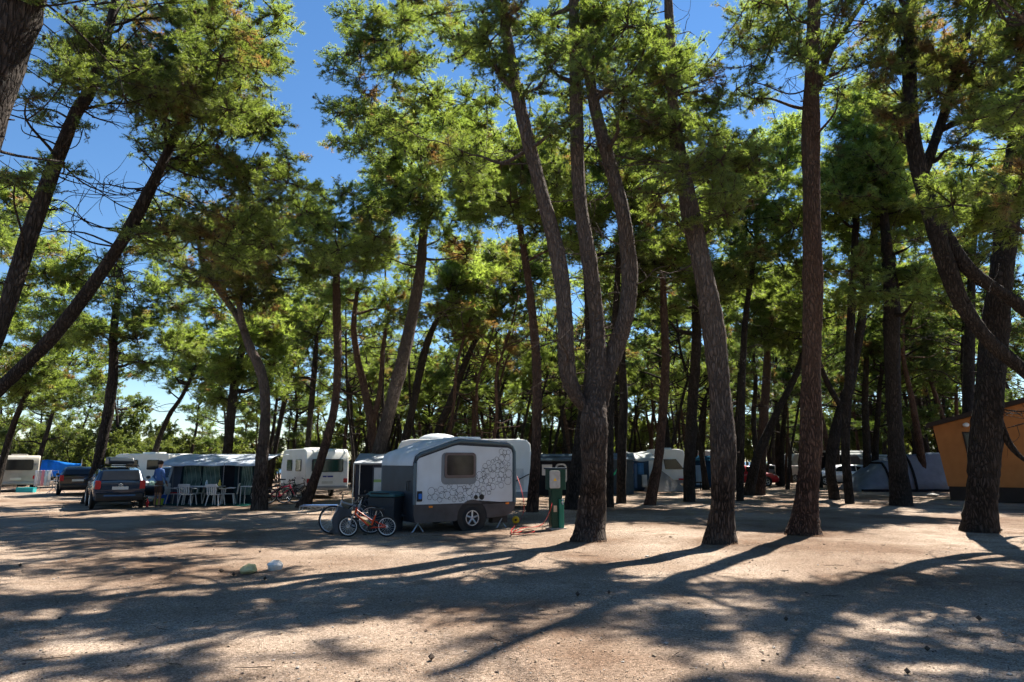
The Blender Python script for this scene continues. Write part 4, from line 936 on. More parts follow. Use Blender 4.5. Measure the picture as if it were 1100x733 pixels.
q = G(121, 547.5); ec = car('dark blue estate car with a black roof box seen from behind', (q[0] + .15, q[1] + .1, 0), radians(124), NAVY, 4.5, 'estate', True)
em = MB()
for dz in (0, -.05): em.tube([(-.022, -.07, .865 + dz), (-.022, 0, .91 + dz), (-.022, .07, .865 + dz)], .011, 5)
em.build('emblem', STEEL, ec)
MB().box(-.066, -.05, -.5, .5, .47, .52).build('bumper_strip', paint('strip_blue', (.03, .09, .2), .3), ec)
q = G(80, 532); car('small black car with red tail lamps beyond the blue estate car', (q[0] + .1, q[1], 0), radians(122), paint('car_black', (.018, .018, .02), .25, coat=.5), 4.1, 'hatch')
q = G(158, 541); car('dark car facing us beside the awning, mostly hidden behind the blue estate car', (q[0] - .2, q[1] + 4.5, 0), radians(-84), paint('car_charcoal', (.03, .035, .04), .3, coat=.5), 4.4, 'estate')
q = G(913, 518); car('silver white estate car parked beyond the blue grey tent', (XAT(934, 52), 52, 0), pi, paint('car_silver', (.55, .57, .62), .3, .2, coat=.5), 4.6, 'estate')
car('red car half hidden behind the scaly pine and the slanting trunks', (XAT(772, 50), 50.5, 0), radians(-20), paint('car_red', (.42, .015, .025), .3, coat=.5), 4.2, 'hatch')
car('dark hatchback far off beside a white trailer under the trees', (XAT(838, 66), 66, 0), radians(175), paint('car_slate', (.06, .065, .08), .3, coat=.5), 4.2, 'hatch')

# ------------------------------------------------------------------ odds and ends by the estate car
q = G(170.5, 541.5)
def person(label, loc, rz, top, trousers, skin=(.36, .2, .13), h=1.72):
    import bmesh
    t = thing('person', label, 'person', loc, rz)
    J = {'pel': (0, 0, .94, .13), 'bel': (0, -.01, 1.08, .125), 'che': (0, 0, 1.28, .15), 'shl': (0, .01, 1.42, .085), 'nec': (0, 0, 1.49, .055), 'hea': (0, -.02, 1.60, .09), 'cro': (0, -.02, 1.70, .07)}
    E = [('pel', 'bel'), ('bel', 'che'), ('che', 'shl'), ('shl', 'nec'), ('nec', 'hea'), ('hea', 'cro')]
    for s, n in ((-1, 'a'), (1, 'b')):
        J.update({'sh' + n: (s * .17, .01, 1.40, .062), 'el' + n: (s * .24, .0, 1.14, .042), 'wr' + n: (s * .22, -.14, .93, .03), 'ha' + n: (s * .21, -.19, .86, .036), 'hi' + n: (s * .09, 0, .88, .09), 'kn' + n: (s * .10, -.02, .49, .06), 'an' + n: (s * .10, .02, .08, .04), 'to' + n: (s * .11, -.14, .04, .035)})
        E += [('che', 'sh' + n), ('sh' + n, 'el' + n), ('el' + n, 'wr' + n), ('wr' + n, 'ha' + n), ('pel', 'hi' + n), ('hi' + n, 'kn' + n), ('kn' + n, 'an' + n), ('an' + n, 'to' + n)]
    ks = list(J); me = bpy.data.meshes.new('body'); me.from_pydata([J[k][:3] for k in ks], [(ks.index(a), ks.index(b)) for a, b in E], [])
    o = link('body', me, t); md = o.modifiers.new('skin', 'SKIN'); 
    for i, k in enumerate(ks):
        me.skin_vertices[0].data[i].radius = (J[k][3], J[k][3] * (.72 if k in ('pel', 'bel', 'che', 'shl') else 1)); me.skin_vertices[0].data[i].use_root = (k == 'pel')
    o.modifiers.new('sub', 'SUBSURF').render_levels = 2
    m, nt, out = new_mat('skin_and_clothes_' + top[1]); tc = N(nt, 'ShaderNodeTexCoord'); sp_ = N(nt, 'ShaderNodeSeparateXYZ'); L(nt, tc.outputs['Object'], sp_.inputs[0])
    mr = N(nt, 'ShaderNodeMath', operation='DIVIDE'); mr.inputs[1].default_value = 1.8; L(nt, sp_.outputs['Z'], mr.inputs[0])
    r = ramp(nt, [(0, (.05, .04, .04)), (.05, skin), (.30, trousers), (.55, top[0]), (.815, skin), (.925, (.03, .02, .015))], 'CONSTANT'); L(nt, mr.outputs[0], r.inputs['Fac'])
    b = N(nt, 'ShaderNodeBsdfPrincipled', Roughness=.8); L(nt, r.outputs['Color'], b.inputs['Base Color']); L(nt, b.outputs[0], out.inputs['Surface']); me.materials.append(m)
    MB().ball((0, -.005, 1.665), (.10, .11, .09), 14, 8).build('hair', paint('hair_brown', (.03, .02, .015), .7), t, True)
    f = MB(); f.tube([(0, -.105, 1.62), (0, -.128, 1.585)], [.008, .014], 6)
    for s in (-1, 1): f.ball((s * .035, -.10, 1.625), .009, 8, 6, 1)
    f.box(-.025, .025, -.113, -.098, 1.545, 1.553, 2); f.build('face', [paint('skin_tone', skin, .6), BLACK, paint('lips', (.25, .08, .07), .6)], t)
    fg = MB()
    for s in (-1, 1):
        for k in range(4): fg.tube([(s * (.195 + .012 * k), -.20, .85), (s * (.195 + .012 * k), -.215, .80 - .006 * (1.5 - abs(k - 1.5))), (s * (.195 + .012 * k), -.205, .765)], [.009, .008, .006], 5)
        fg.tube([(s * .19, -.17, .87), (s * .175, -.205, .83)], [.010, .007], 5)
    fg.build('hand', paint('skin_tone', skin, .6), t)
    return t
person('person in a blue top and brown trousers standing between car and awning', (XAT(170.5, 26.5), 26.5, 0), radians(160), ((.04, .10, .28), 'blue'), (.09, .04, .03))
def tub(label, px, py, z, r, h, col, name, cat):
    q = G(px, py); t = thing(name, label, cat, (q[0], q[1], z))
    MB().tube([(0, 0, 0), (0, 0, h)], [r * .8, r], 16).build('tub', paint(name + '_' + str(px), col, .4), t, True, .006)
    MB().ring((0, 0, h), r, .012, 'z', 20, 6).build('rim', paint(name + '_' + str(px), col, .4), t, True)
    return t
tub('yellow green plastic tub on the ground by the awning corner', 170, 543, 0, .20, .25, (.28, .42, .04), 'tub', 'tub')
def crate(label, px, py, col, sx=.5, sz=.28, z=0, dy=0):
    q = G(px, py); t = thing('crate', label, 'crate', (q[0], q[1] + dy, z), .1)
    b = MB()
    for y in (-.17, .16): b.box(-sx / 2, sx / 2, y, y + .015, .0, sz)
    for x in (-sx / 2, sx / 2 - .015): b.box(x, x + .015, -.155, .16, .0, sz)
    b.box(-sx / 2 + .016, sx / 2 - .016, -.154, .159, .005, .02)
    b.build('shell', paint('crate_' + str(px), col, .5), t)
    MB().box(-sx / 2 - .012, sx / 2 + .012, -.185, .19, sz, sz + .02).build('rim', paint('crate_' + str(px), tuple(np.array(col) * .8), .5), t)
    return t
ct = thing('camp_kitchen', 'narrow camp kitchen stand with dark shelves behind the yellow green tub', 'stand', (XAT(160, 26.0), 26.0, 0))
MB().box(-.42, .42, -.2, .2, .80, .83).build('tabletop', paint('kitchen_grey', (.1, .105, .11), .5), ct)
MB().box(-.40, .40, -.18, .2, .42, .44).build('shelf', paint('kitchen_grey', (.1, .105, .11), .5), ct)
for sx in (-.4, .4):
    for sy in (-.18, .18): MB().tube([(sx, sy, 0), (sx, sy, .8)], .012, 6).build('leg', BLACK, ct)
crate('blue crate standing under the camp kitchen stand', 160, 543, (.03, .12, .45), dy=1.0, sz=.34)
for px, c, lab in ((157, (.7, .7, .68), 'white kettle on the camp kitchen stand'), (163, (.35, .5, .4), 'pale green pot on the camp kitchen stand')):
    o = MB().tube([(0, 0, 0), (0, 0, .1), (0, 0, .16)], [.1, .11, .05], 12).tube([(.1, 0, .06), (.17, 0, .13)], .015, 6).build('kettle' if px == 157 else 'pot', paint('cook_' + str(px), c, .3), smooth=True); o.location = (XAT(px, 26, .9), 26, .83); tag(o, lab, 'cookware')
for px, c, lab in ((152, (.6, .58, .55), 'small white bottle on the ground before the camp kitchen stand'), (158, (.4, .03, .04), 'red bottle on the ground before the camp kitchen stand')):
    q = G(px, 545); o = MB().tube([(0, 0, 0), (0, 0, .2), (0, 0, .24), (0, 0, .3)], [.05, .05, .02, .018], 10).build('bottle', paint('btl_' + str(px), c, .3), smooth=True); o.location = (q[0], q[1], 0); tag(o, lab, 'bottle')

# far left: tarp, drying rack, crate
q = G(44, 527); tp = thing('tarpaulin', 'bright blue tarpaulin strung up behind the drying rack near the cream caravan', 'tarpaulin', (XAT(33, 45), 45, 0))
MB().grid(lambda u, v: (3.1 * u, .15 * sin(u * 6 + v * 2), .75 + .95 * v + .12 * sin(u * 5) * v), 14, 6).build('sheet', cloth('tarp_blue', (.03, .22, .62), thin=.35), tp, True, solid=.01)
for x in (0, 1.6, 3.1): MB().tube([(x, .2, 0), (x, .2, 1.85)], .02, 6).build('pole', STEEL, tp)
dr = thing('drying_rack', 'metal drying rack hung with striped towels near the cream caravan', 'drying rack', (XAT(50, 38.5), 38.5, 0))
fr = MB()
for x in (-.45, .45): fr.tube([(x, -.3, 0), (x, .3, 1.2)], .012, 6).tube([(x, .3, 0), (x, -.3, 1.2)], .012, 6)
for y in (-.28, 0, .28): fr.tube([(-.46, y, 1.2), (.46, y, 1.2)], .009, 5)
fr.build('frame', STEEL, dr)
for k, c in enumerate([(.6, .6, .62), (.45, .42, .45), (.62, .3, .35), (.5, .6, .65), (.68, .68, .68)]):
    x = -.45 + .18 * k; o = MB().grid(lambda u, v: (x + .17 * u, -.3 + .02 * sin(u * 6), .38 + .85 * v), 5, 5).build('towel', cloth('towel_%d' % k, c), solid=.012, smooth=True); o.location = (XAT(50, 38.5), 38.5, 0)
    tag(o, ['white towel', 'mauve towel', 'pink towel', 'pale blue towel', 'bright white towel'][k] + ' hanging on the metal drying rack by the cream caravan', 'towel', 'towels on the drying rack')
crate('turquoise crate on the ground beside the cream caravan', 28, 529, (.02, .3, .32), .9, .24)
q = G(60, 529); tt = thing('camping_table', 'small camping table on crossed legs beside the towel rack', 'table', (XAT(62, 38), 38, 0))
MB().box(-.4, .4, -.25, .25, .66, .69).build('tabletop', paint('table_grey', (.2, .21, .22), .5), tt)
for s in (-.22, .22): MB().tube([(-.36, s, 0), (.36, s, .66)], .014, 6).tube([(.36, s, 0), (-.36, s, .66)], .014, 6).build('leg', STEEL, tt)

# ------------------------------------------------------------------ hook-up post, its cable
q = G(597, 567.5); hp = thing('hookup_post', 'dark green electric hookup post with grey meter box and orange sticker', 'post', (q[0], q[1], 0), radians(16))
GRN = paint('post_green', (.006, .04, .026), .4, vary=.15); 
MB().prism(rrect(-.15, .15, -.13, .13, .03), 0, 1.0, 'z').build('post', GRN, hp)
hd = MB().prism(rrect(-.23, .24, -.17, .17, .05), .98, 1.5, 'z').build('head', GRN, hp)
MB().prism([(-.26, -.19), (.26, -.19), (.26, .19), (-.26, .19)], 1.5, 1.545, 'z').build('cap', paint('cap_blue_black', (.015, .03, .05), .35), hp, bevel=.015)
mt_ = MB().prism(rrect(-.225, .06, 1.02, 1.47, .04), -.172, -.225).build('meter_box', paint('meter_grey', (.33, .34, .34), .5, vary=.2, scale=8), hp, bevel=.008)
MB().prism([(-.13, 1.21), (-.04, 1.21), (-.085, 1.29)], -.2265, -.229).build('sticker', paint('sticker_yellow', (.8, .45, .02), .5), mt_)
MB().prism(rrect(-.1, -.01, .42, .58, .01), -.131, -.135).build('label_plate', paint('label_buff', (.5, .38, .28), .5), hp)
lg = paint('post_light_green', (.018, .15, .105), .45, vary=.15)
MB().prism(rrect(.03, .17, -.2, -.131, .03), .02, .74, 'z').build('pipe_cover', lg, hp)
for z in (.74, .66): MB().tube([(.10, -.2, z), (.10, -.26, z), (.10, -.27, z - .05)], .022, 8).build('tap', ALLOY, hp, True)
MB().prism(rrect(-.22, .22, -.24, .2, .02), -.02, .02, 'z').build('footing', paint('concrete', (.34, .3, .26), .9), hp)
cb_ = MB(); pts = [P(555.5, 512, 17.9), P(560, 526, 17.5), P(563, 545, 17.0), G(560, 556, .05), G(553, 565, .03), G(549, 571, .03), G(556, 572, .03), G(566, 569, .03), G(574, 571, .03), G(558, 574, .03), G(549, 573, .035), G(562, 567, .04), G(575, 566, .03), G(584, 562, .05), P(591, 548, 17.6), P(593, 540, 17.55)]
sp3 = smooth_path([(*p, .01) for p in pts], 7); cb_.tube(sp3[:, :3], .010, 6)
cab = cb_.build('power_cable', paint('cable_red', (.35, .015, .015), .45), smooth=True); tag(cab, 'red power cable looping on the ground from caravan to hookup post', 'cable')
q = G(554, 562.5); o = MB().ring((0, 0, .10), .06, .045, 'y', 18, 8).disc((0, 0, .10), .035, -.05, .05, m=1).build('cable_plug', [paint('plug_yellow', (.75, .5, .03), .4), BLACK], smooth=True); o.location = tuple(q); tag(o, 'round yellow plug joint lying on the red power cable', 'plug')

# rocks
def rock(label, px, py, s, col, seed):
    rr = np.random.default_rng(seed); q = G(px, py); import bmesh
    bm = bmesh.new(); bmesh.ops.create_icosphere(bm, subdivisions=3, radius=1.0)
    dirs = unit(rr.normal(size=(14, 3))); cut = rr.uniform(.55, .85, 14)
    for v_ in bm.verts:
        p = np.array(v_.co); k = 1.0
        for d, c in zip(dirs, cut):
            t_ = p @ d
            if t_ * k > c: k = min(k, c / t_)
        v_.co = Vector(p * k * np.array(s) + rr.normal(size=3) * .004)
    me = bpy.data.meshes.new('rock'); bm.to_mesh(me); bm.free(); me.materials.append(paint('rock_' + str(px), col, .9, vary=.2, scale=9, bump=.5))
    o = link('rock', me); o.location = (q[0], q[1], s[2] * .45); o.rotation_euler = (0, 0, seed); return tag(o, label, 'rock')
rock('bright white angular stone lying on the gravel, beside a flatter yellowish one', 296, 612, (.155, .14, .12), (.55, .53, .5), 3)
rock('flat yellowish stone half sunk in the gravel beside the white one', 268, 615, (.2, .15, .09), (.42, .38, .2), 5)

# ------------------------------------------------------------------ middle distance, right of the caravans
def ridge_tent(label, loc, rz, w, d, h, cm, name='tent', dark=None):
    t = thing(name, label, 'tent', loc, rz)
    MB().prism([(-.25, h - .32), (.3, h), (d, h), (d + .3, h - .3), (d + .28, h - .36), (d, h - .06), (.3, h - .06), (-.22, h - .38)], -.1, w + .1, 'x').build('roof', cm, t, bevel=.01)
    MB().box(0, w, 0, .03, 0, h - .14).box(0, .03, .035, d, 0, h - .14).box(w - .03, w, .035, d, 0, h - .14).build('wall', dark or AG, t)
    return t
o = ridge_tent('dark navy awning tent with two pale panels behind the hookup post', (XAT(573, 36), 36, 0), .08, 2.6, 2.2, 2.1, cloth('navy_roof', (.09, .13, .17)), 'awning', DK)
MB().box(.45, .98, -.02, -.005, 1.0, 1.55).build('pale_panel', PLASTIC, o)
MB().prism(rrect(1.15, 1.75, .6, 1.6, .2), -.005, -.02).build('panel_frame', paint('panel_grey', (.4, .42, .43), .5), o); MB().prism(rrect(1.22, 1.68, .7, 1.52, .18), -.021, -.03).build('window', BLACK, o)
o = ridge_tent('dark blue grey awning tent tucked behind the three stemmed pine, with a green hose', (XAT(650, 37), 37, 0), 0, 1.5, 2.0, 2.15, cloth('bluegrey_roof', (.15, .2, .25)), 'awning', cloth('bluegrey_wall', (.06, .08, .1)))
o = MB().tube([P(a, b, 35.5) for a, b in ((665, 490), (664, 502), (660, 509), (655, 513), (651, 515))], .05, 6).build('garden_hose', paint('hose_green', (.02, .4, .2), .4), smooth=True); tag(o, 'green hose sagging beside the blue grey awning tent', 'hose')
# caravan with an awning and washing
Yw = 39
aw2 = thing('awning', 'silver roofed awning with washing hung along its front', 'awning', (XAT(671, Yw), Yw, 0), .0)
wW = XAT(706, Yw) - XAT(671, Yw)
MB().grid(lambda u, v: (wW * u, -.2 + 2.6 * v, 1.75 + .5 * sin(v * pi / 2) + .04 * sin(u * 9)), 10, 6).build('roof', cloth('silver_roof', (.5, .53, .53)), aw2, True, solid=.03)
MB().box(0, wW, 2.3, 2.33, 0, 1.9).box(-.0, .03, 0, 2.29, 0, 1.75).build('wall', cloth('awning_blue_wall', (.06, .1, .16)), aw2)
for x in (.03, wW - .03): MB().tube([(x, -.1, 0), (x, -.1, 1.78)], .025, 6).build('pole', STEEL, aw2)
for k, (px, w_, z0, z1, c, nm) in enumerate([(678, .32, 1.05, 1.65, (.55, .33, .28), 'salmon pink towel'), (683.5, .2, .25, 1.6, (.10, .17, .3), 'long blue towel'), (688, .34, 1.0, 1.62, (.07, .2, .42), 'bright blue towel'), (692, .3, .3, .98, (.5, .52, .52), 'pale grey sheet'), (676, .26, .1, 1.0, (.03, .03, .035), 'black garment')]):
    o = MB().grid(lambda u, v: (w_ * u, .02 * sin(u * 8 + k), z0 + (z1 - z0) * v), 6, 5).build('towel', cloth('wash_%d' % k, c), solid=.012, smooth=True); o.location = (XAT(px, Yw - .25) - .15, Yw - .22 - .02 * k, 0)
    tag(o, nm + ' among the washing on the silver roofed awning', 'towel', 'washing on the silver roofed awning')
wc = tourer('white caravan with a sloping nose and dark window, washing awning alongside', (XAT(693, 43), 43, 0), radians(-8), 2.6, 2.1, 2.45, side_windows=0, rear_window=False, lamp=False, slope=.7)
MB().prism([(1.15, 1.25), (1.05, 1.85), (1.8, 1.85), (2.25, 1.25)], -1.06, -1.09).build('window', GLASS, wc)
MB().box(1.9, 2.7, -1.3, -1.06, .62, .72).build('red_step', RED, wc, bevel=.02)
o = MB().add([(0, 0, 1.5), (-.75, -.5, 0), (.0, -.9, 0), (1.9, -.5, 0), (1.6, 0, .3)], [(0, 1, 2), (0, 2, 3), (0, 3, 4)]).build('windbreak', cloth('windbreak_grey', (.22, .22, .22)), solid=.02); o.location = (XAT(704, 40.5), 40.8, 0); tag(o, 'grey cloth windbreak staked beside the sloping nosed caravan', 'windbreak')
ridge_tent('deep blue tent with a pale blue flap between two dark trunks', (XAT(746, 47), 47, 0), .05, 3.2, 2.4, 2.1, cloth('deep_blue', (.03, .10, .17)), 'tent', cloth('deep_blue_wall', (.02, .06, .12)))
o = MB().grid(lambda u, v: (.55 * u, .03 * sin(9 * u), .15 + 1.3 * v), 6, 4).build('tent_flap', cloth('pale_blue_flap', (.25, .38, .55)), solid=.02); o.location = (XAT(748, 46.7), 46.8, 0); tag(o, 'pale blue cloth hanging at the front of the deep blue tent', 'cloth')
tourer('white caravan whose roof peeks over the deep blue tent', (XAT(744, 52), 53, 0), radians(15), 4.2, 2.1, 2.5, side_windows=1)
# white box trailer and camper beyond the clearing
q = thing('trailer', 'white box trailer parked at the far end of the clearing', 'trailer', (XAT(839, 60), 60, 0))
MB().prism([(0, .35), (2.2, .35), (2.2, 1.35), (0, 1.35)], 0, 1.4).build('body', paint('trailer_beige', (.6, .55, .52), .5), q, bevel=.03)
for x in (.9,): wheel(q, (x + .3, -.02, .3), .3, .16); wheel(q, (x + .3, 1.42, .3), .3, .16)
MB().tube([(0, .7, .42), (-.9, .7, .42), (-.9, .7, 0)], .035, 6).build('drawbar', BLACK, q); MB().box(.35, .9, -.012, -.002, .40, .56).build('side_box', BLACK, q)
tourer('pale caravan showing above the white box trailer at the far end of the clearing', (XAT(846, 68), 68, 0), radians(10), 4.2, 2.1, 2.45, body=CREAM, side_windows=1)
o = ridge_tent('large silver roofed awning behind the silver white estate car', (XAT(893, 57), 57, 0), 0, 3.2, 3.0, 2.6, cloth('grey_silver_roof', (.4, .42, .42)), 'awning', DK)
o = ridge_tent('lower silver roofed awning next to the silver white estate car', (XAT(925, 54), 54, 0), 0, 2.2, 2.5, 2.25, cloth('dull_silver_roof', (.38, .4, .43)), 'awning', cloth('slate_wall', (.10, .11, .13)))
# blue grey tunnel tent
Yt = 40; xl, xr_ = XAT(922, Yt), XAT(1020, Yt); TB = cloth('tent_blue_grey', (.18, .22, .29), vary=.1, thin=.3)
tn = thing('tunnel_tent', 'large blue grey tunnel tent with black seams next to the orange hut', 'tent', (xl, Yt, 0)); wt = xr_ - xl
prof_ = [(0, .05), (.12, .8), (.3, 1.5), (.38, 1.75), (.42, 1.8), (.55, 2.0), (.75, 2.18), (1.0, 2.22)]
def hh(u):
    for (a, b), (c, d) in zip(prof_[:-1], prof_[1:]):
        if a <= u <= c: return b + (d - b) * (u - a) / (c - a)
    return 2.2
MB().grid(lambda u, v: (wt * u, 1.5 - 1.5 * cos(pi * v) + .08 * sin(u * 25) * sin(pi * v) * .3, max(.0, hh(u) * min(1, 1.25 * sin(pi * v)) * (1 - .03 * abs(sin(u * 9.4))))), 28, 15).build('canopy', TB, tn, True, solid=.02)
for u in (.33, .60):
    MB().tube([(wt * u + (.25 if v < .3 else 0) * (.3 - v) * 2, 1.5 - 1.55 * cos(pi * v), hh(u) * min(1, 1.25 * sin(pi * v)) + .03) for v in np.linspace(0, 1, 14)], .07, 6).build('seam', DK, tn)
MB().box(.1, wt, -.06, -.01, 0, .14).build('mud_flap', DK, tn)

# ------------------------------------------------------------------ orange hut with leaning walls and mono-pitch roof
Yh = 31; RZ = radians(-38); HO = paint('hut_orange', (.36, .14, .045), .8, vary=.08, bump=.2, bscale=60); HB = paint('hut_dark_brown', (.03, .02, .017), .7)
pL, pT = P(1018, 521, Yh), P(1005, 458, Yh)
hut = thing('hut', 'orange plank hut with leaning walls and dark sloping roof at the right edge', 'hut', (pL[0], Yh, 0), RZ)
zb_, zt_ = .62, pT[2]; WH = 6.0; lean_ = (pT[0] - pL[0]) * 1.3
X2, Y2 = pL[0] + 4 * cos(RZ), Yh + 4 * sin(RZ); px2 = CX + F * X2 / (Y2 * cos(TILT) + 1.5 * sin(TILT))
sl_ = (P(px2, 458 - .26 * (px2 - 1005), Y2)[2] - zt_) / 4
def hx(px, z):                      # a photo column on the front wall -> local x
    lo, hi = -1.0, 6.0
    for _ in range(40):
        m_ = (lo + hi) / 2; X, Y = pL[0] + m_ * cos(RZ), Yh + m_ * sin(RZ)
        if CX + F * X / (Y * cos(TILT) + (z - EYE) * sin(TILT)) < px: lo = m_
        else: hi = m_
    return lo
MB().prism([(0, zb_), (WH, zb_), (WH - lean_, zt_ + sl_ * WH), (lean_, zt_)], 0, 4.0).build('wall', HO, hut)
MB().prism([(lean_ - .22, zt_ - .06), (WH - lean_ + .3, zt_ + sl_ * (WH + .3)), (WH - lean_ + .3, zt_ + sl_ * (WH + .3) + .2), (lean_ - .22, zt_ + .13)], -.35, 4.3).build('roof', HB, hut, bevel=.01)
MB().prism([(.03, .0), (WH, .0), (WH, zb_ - .003), (.03, zb_ - .003)], .05, 3.9).build('plinth', HB, hut)
za, zb2 = 3.0, 1.15; xa, xb2 = hx(1033, za), hx(1044, zb2)
wn = MB().prism([(xa, za), (xa + .8, za), (xb2 + .8, zb2), (xb2, zb2)], -.004, -.03).build('window', HB, hut)
MB().prism([(xa + .08, za - .07), (xa + .72, za - .07), (xb2 + .72, zb2 + .07), (xb2 + .07, zb2 + .07)], -.031, -.036).build('pane', GLASS, wn)
MB().ball((hx(1038, 3.2), -.09, 3.3), (.13, .09, .10), 14, 8).build('wall_lamp', paint('lamp_glass', (.6, .62, .66), .3), hut, True)
for px, py, s, lab in ((1002, 533, (.5, .3, .1), 'pale grey bag of rubble lying on the ground beside the tent and hut'),):
    rock(lab, px, py, s, (.3, .29, .28), 11)
# ------------------------------------------------------------------ ground, sea, light, camera
def ground_mat():
    m, nt, out = new_mat('gravel_ground')
    tc = N(nt, 'ShaderNodeTexCoord')
    def noise(s, d=5.0, rough=.55):
        n = N(nt, 'ShaderNodeTexNoise', Scale=s, Detail=d, Roughness=rough); L(nt, tc.outputs['Object'], n.inputs['Vector']); return n
    big, mid, fine = noise(.22, 4), noise(1.6, 6), noise(22, 8, .8)
    r = ramp(nt, [(.32, (.205, .15, .11)), (.5, (.30, .235, .182)), (.7, (.38, .315, .255))]); L(nt, mid.outputs['Fac'], r.inputs['Fac'])
    # fallen needles: reddish brown drifts
    lit = N(nt, 'ShaderNodeMix', data_type='RGBA'); lit.inputs[7].default_value = (.12, .072, .046, 1)
    rl = ramp(nt, [(.47, (0, 0, 0)), (.62, (.85, .85, .85))])
    ad = N(nt, 'ShaderNodeMath', operation='MULTIPLY_ADD'); ad.inputs[1].default_value = .35
    hb = N(nt, 'ShaderNodeMath', operation='MULTIPLY'); hb.inputs[1].default_value = .7
    L(nt, big.outputs['Fac'], hb.inputs[0]); L(nt, mid.outputs['Fac'], ad.inputs[0]); L(nt, hb.outputs[0], ad.inputs[2]); L(nt, ad.outputs[0], rl.inputs['Fac'])
    L(nt, rl.outputs['Color'], lit.inputs[0]); L(nt, r.outputs['Color'], lit.inputs[6])
    # grains
    vo = N(nt, 'ShaderNodeTexVoronoi', Scale=70.0); L(nt, tc.outputs['Object'], vo.inputs['Vector'])
    hs = N(nt, 'ShaderNodeSeparateColor'); L(nt, vo.outputs['Color'], hs.inputs[0])
    rg = ramp(nt, [(0, (.38, .36, .34)), (.4, (.92, .92, .92)), (.82, (1.12, 1.12, 1.12)), (1, (1.7, 1.7, 1.75))]); L(nt, hs.outputs[0], rg.inputs['Fac'])
    mu = N(nt, 'ShaderNodeMix', data_type='RGBA', blend_type='MULTIPLY'); mu.inputs[0].default_value = .95
    L(nt, lit.outputs[2], mu.inputs[6]); L(nt, rg.outputs['Color'], mu.inputs[7])
    rf = ramp(nt, [(.32, (.58, .56, .54)), (.68, (1.32, 1.32, 1.32))]); L(nt, fine.outputs['Fac'], rf.inputs['Fac'])
    m2 = N(nt, 'ShaderNodeMix', data_type='RGBA', blend_type='MULTIPLY'); m2.inputs[0].default_value = .8
    L(nt, mu.outputs[2], m2.inputs[6]); L(nt, rf.outputs['Color'], m2.inputs[7])
    b = N(nt, 'ShaderNodeBsdfPrincipled', Roughness=.95); b.inputs['Specular IOR Level'].default_value = .1
    L(nt, m2.outputs[2], b.inputs['Base Color'])
    h = N(nt, 'ShaderNodeMath', operation='MULTIPLY_ADD'); h.inputs[1].default_value = .6
    inv = N(nt, 'ShaderNodeMath', operation='SUBTRACT'); inv.inputs[0].default_value = 1.0; L(nt, vo.outputs['Distance'], inv.inputs[1])
    L(nt, fine.outputs['Fac'], h.inputs[0]); L(nt, inv.outputs[0], h.inputs[2])
    bp = N(nt, 'ShaderNodeBump', Strength=.7, Distance=.018); L(nt, h.outputs[0], bp.inputs['Height']); L(nt, bp.outputs['Normal'], b.inputs['Normal'])
    L(nt, b.outputs[0], out.inputs['Surface']); return m
def ground_z(x, y):
    return .022 * np.sin(x * .9 + 1.3 * np.sin(y * .31)) * np.cos(y * .7 + .8 * np.sin(x * .4)) + .012 * np.sin(2.3 * x + y * 1.9)
ys = np.concatenate([np.linspace(-40, 2, 22)[:-1], np.linspace(2, 20, 120)[:-1], np.linspace(20, 60, 80), [66, 74, 84, 92, 100, 112, 130]])
xs = np.concatenate([[-600, -300, -160], np.linspace(-100, -16, 50)[:-1], np.linspace(-16, 16, 150), np.linspace(16, 100, 50)[1:], [160, 300, 600]])
Xg, Yg = np.meshgrid(xs, ys)
Zg = ground_z(Xg, Yg) - .01
Zg = np.where(Yg > 100, -.05 * (Yg - 100), Zg)
v = np.stack([Xg, Yg, Zg], -1).reshape(-1, 3); nx = len(xs); ny = len(ys)
i, j = np.meshgrid(np.arange(ny - 1), np.arange(nx - 1), indexing='ij'); a = i * nx + j
t = np.concatenate([np.stack([a, a + 1, a + nx + 1], -1).reshape(-1, 3), np.stack([a, a + nx + 1, a + nx], -1).reshape(-1, 3)])
tag(link('ground', tri_mesh('ground', v, t, None, [ground_mat()], True)), kind='structure')
# sea beyond the shore
m, nt, out = new_mat('sea_water')
b = N(nt, 'ShaderNodeBsdfPrincipled', Roughness=.25); b.inputs['Base Color'].default_value = (.02, .08, .16, 1)
tc = N(nt, 'ShaderNodeTexCoord'); no = N(nt, 'ShaderNodeTexNoise', Scale=.6, Detail=4.0); L(nt, tc.outputs['Object'], no.inputs['Vector'])
bp = N(nt, 'ShaderNodeBump', Strength=.4, Distance=.3); L(nt, no.outputs['Fac'], bp.inputs['Height']); L(nt, bp.outputs['Normal'], b.inputs['Normal'])
L(nt, b.outputs[0], out.inputs['Surface'])
sea = MB(); sea.add([(-9000, 105, -.6), (9000, 105, -.6), (9000, 9000, -.6), (-9000, 9000, -.6)], [(0, 1, 2, 3)])
tag(sea.build('sea', m), kind='structure')

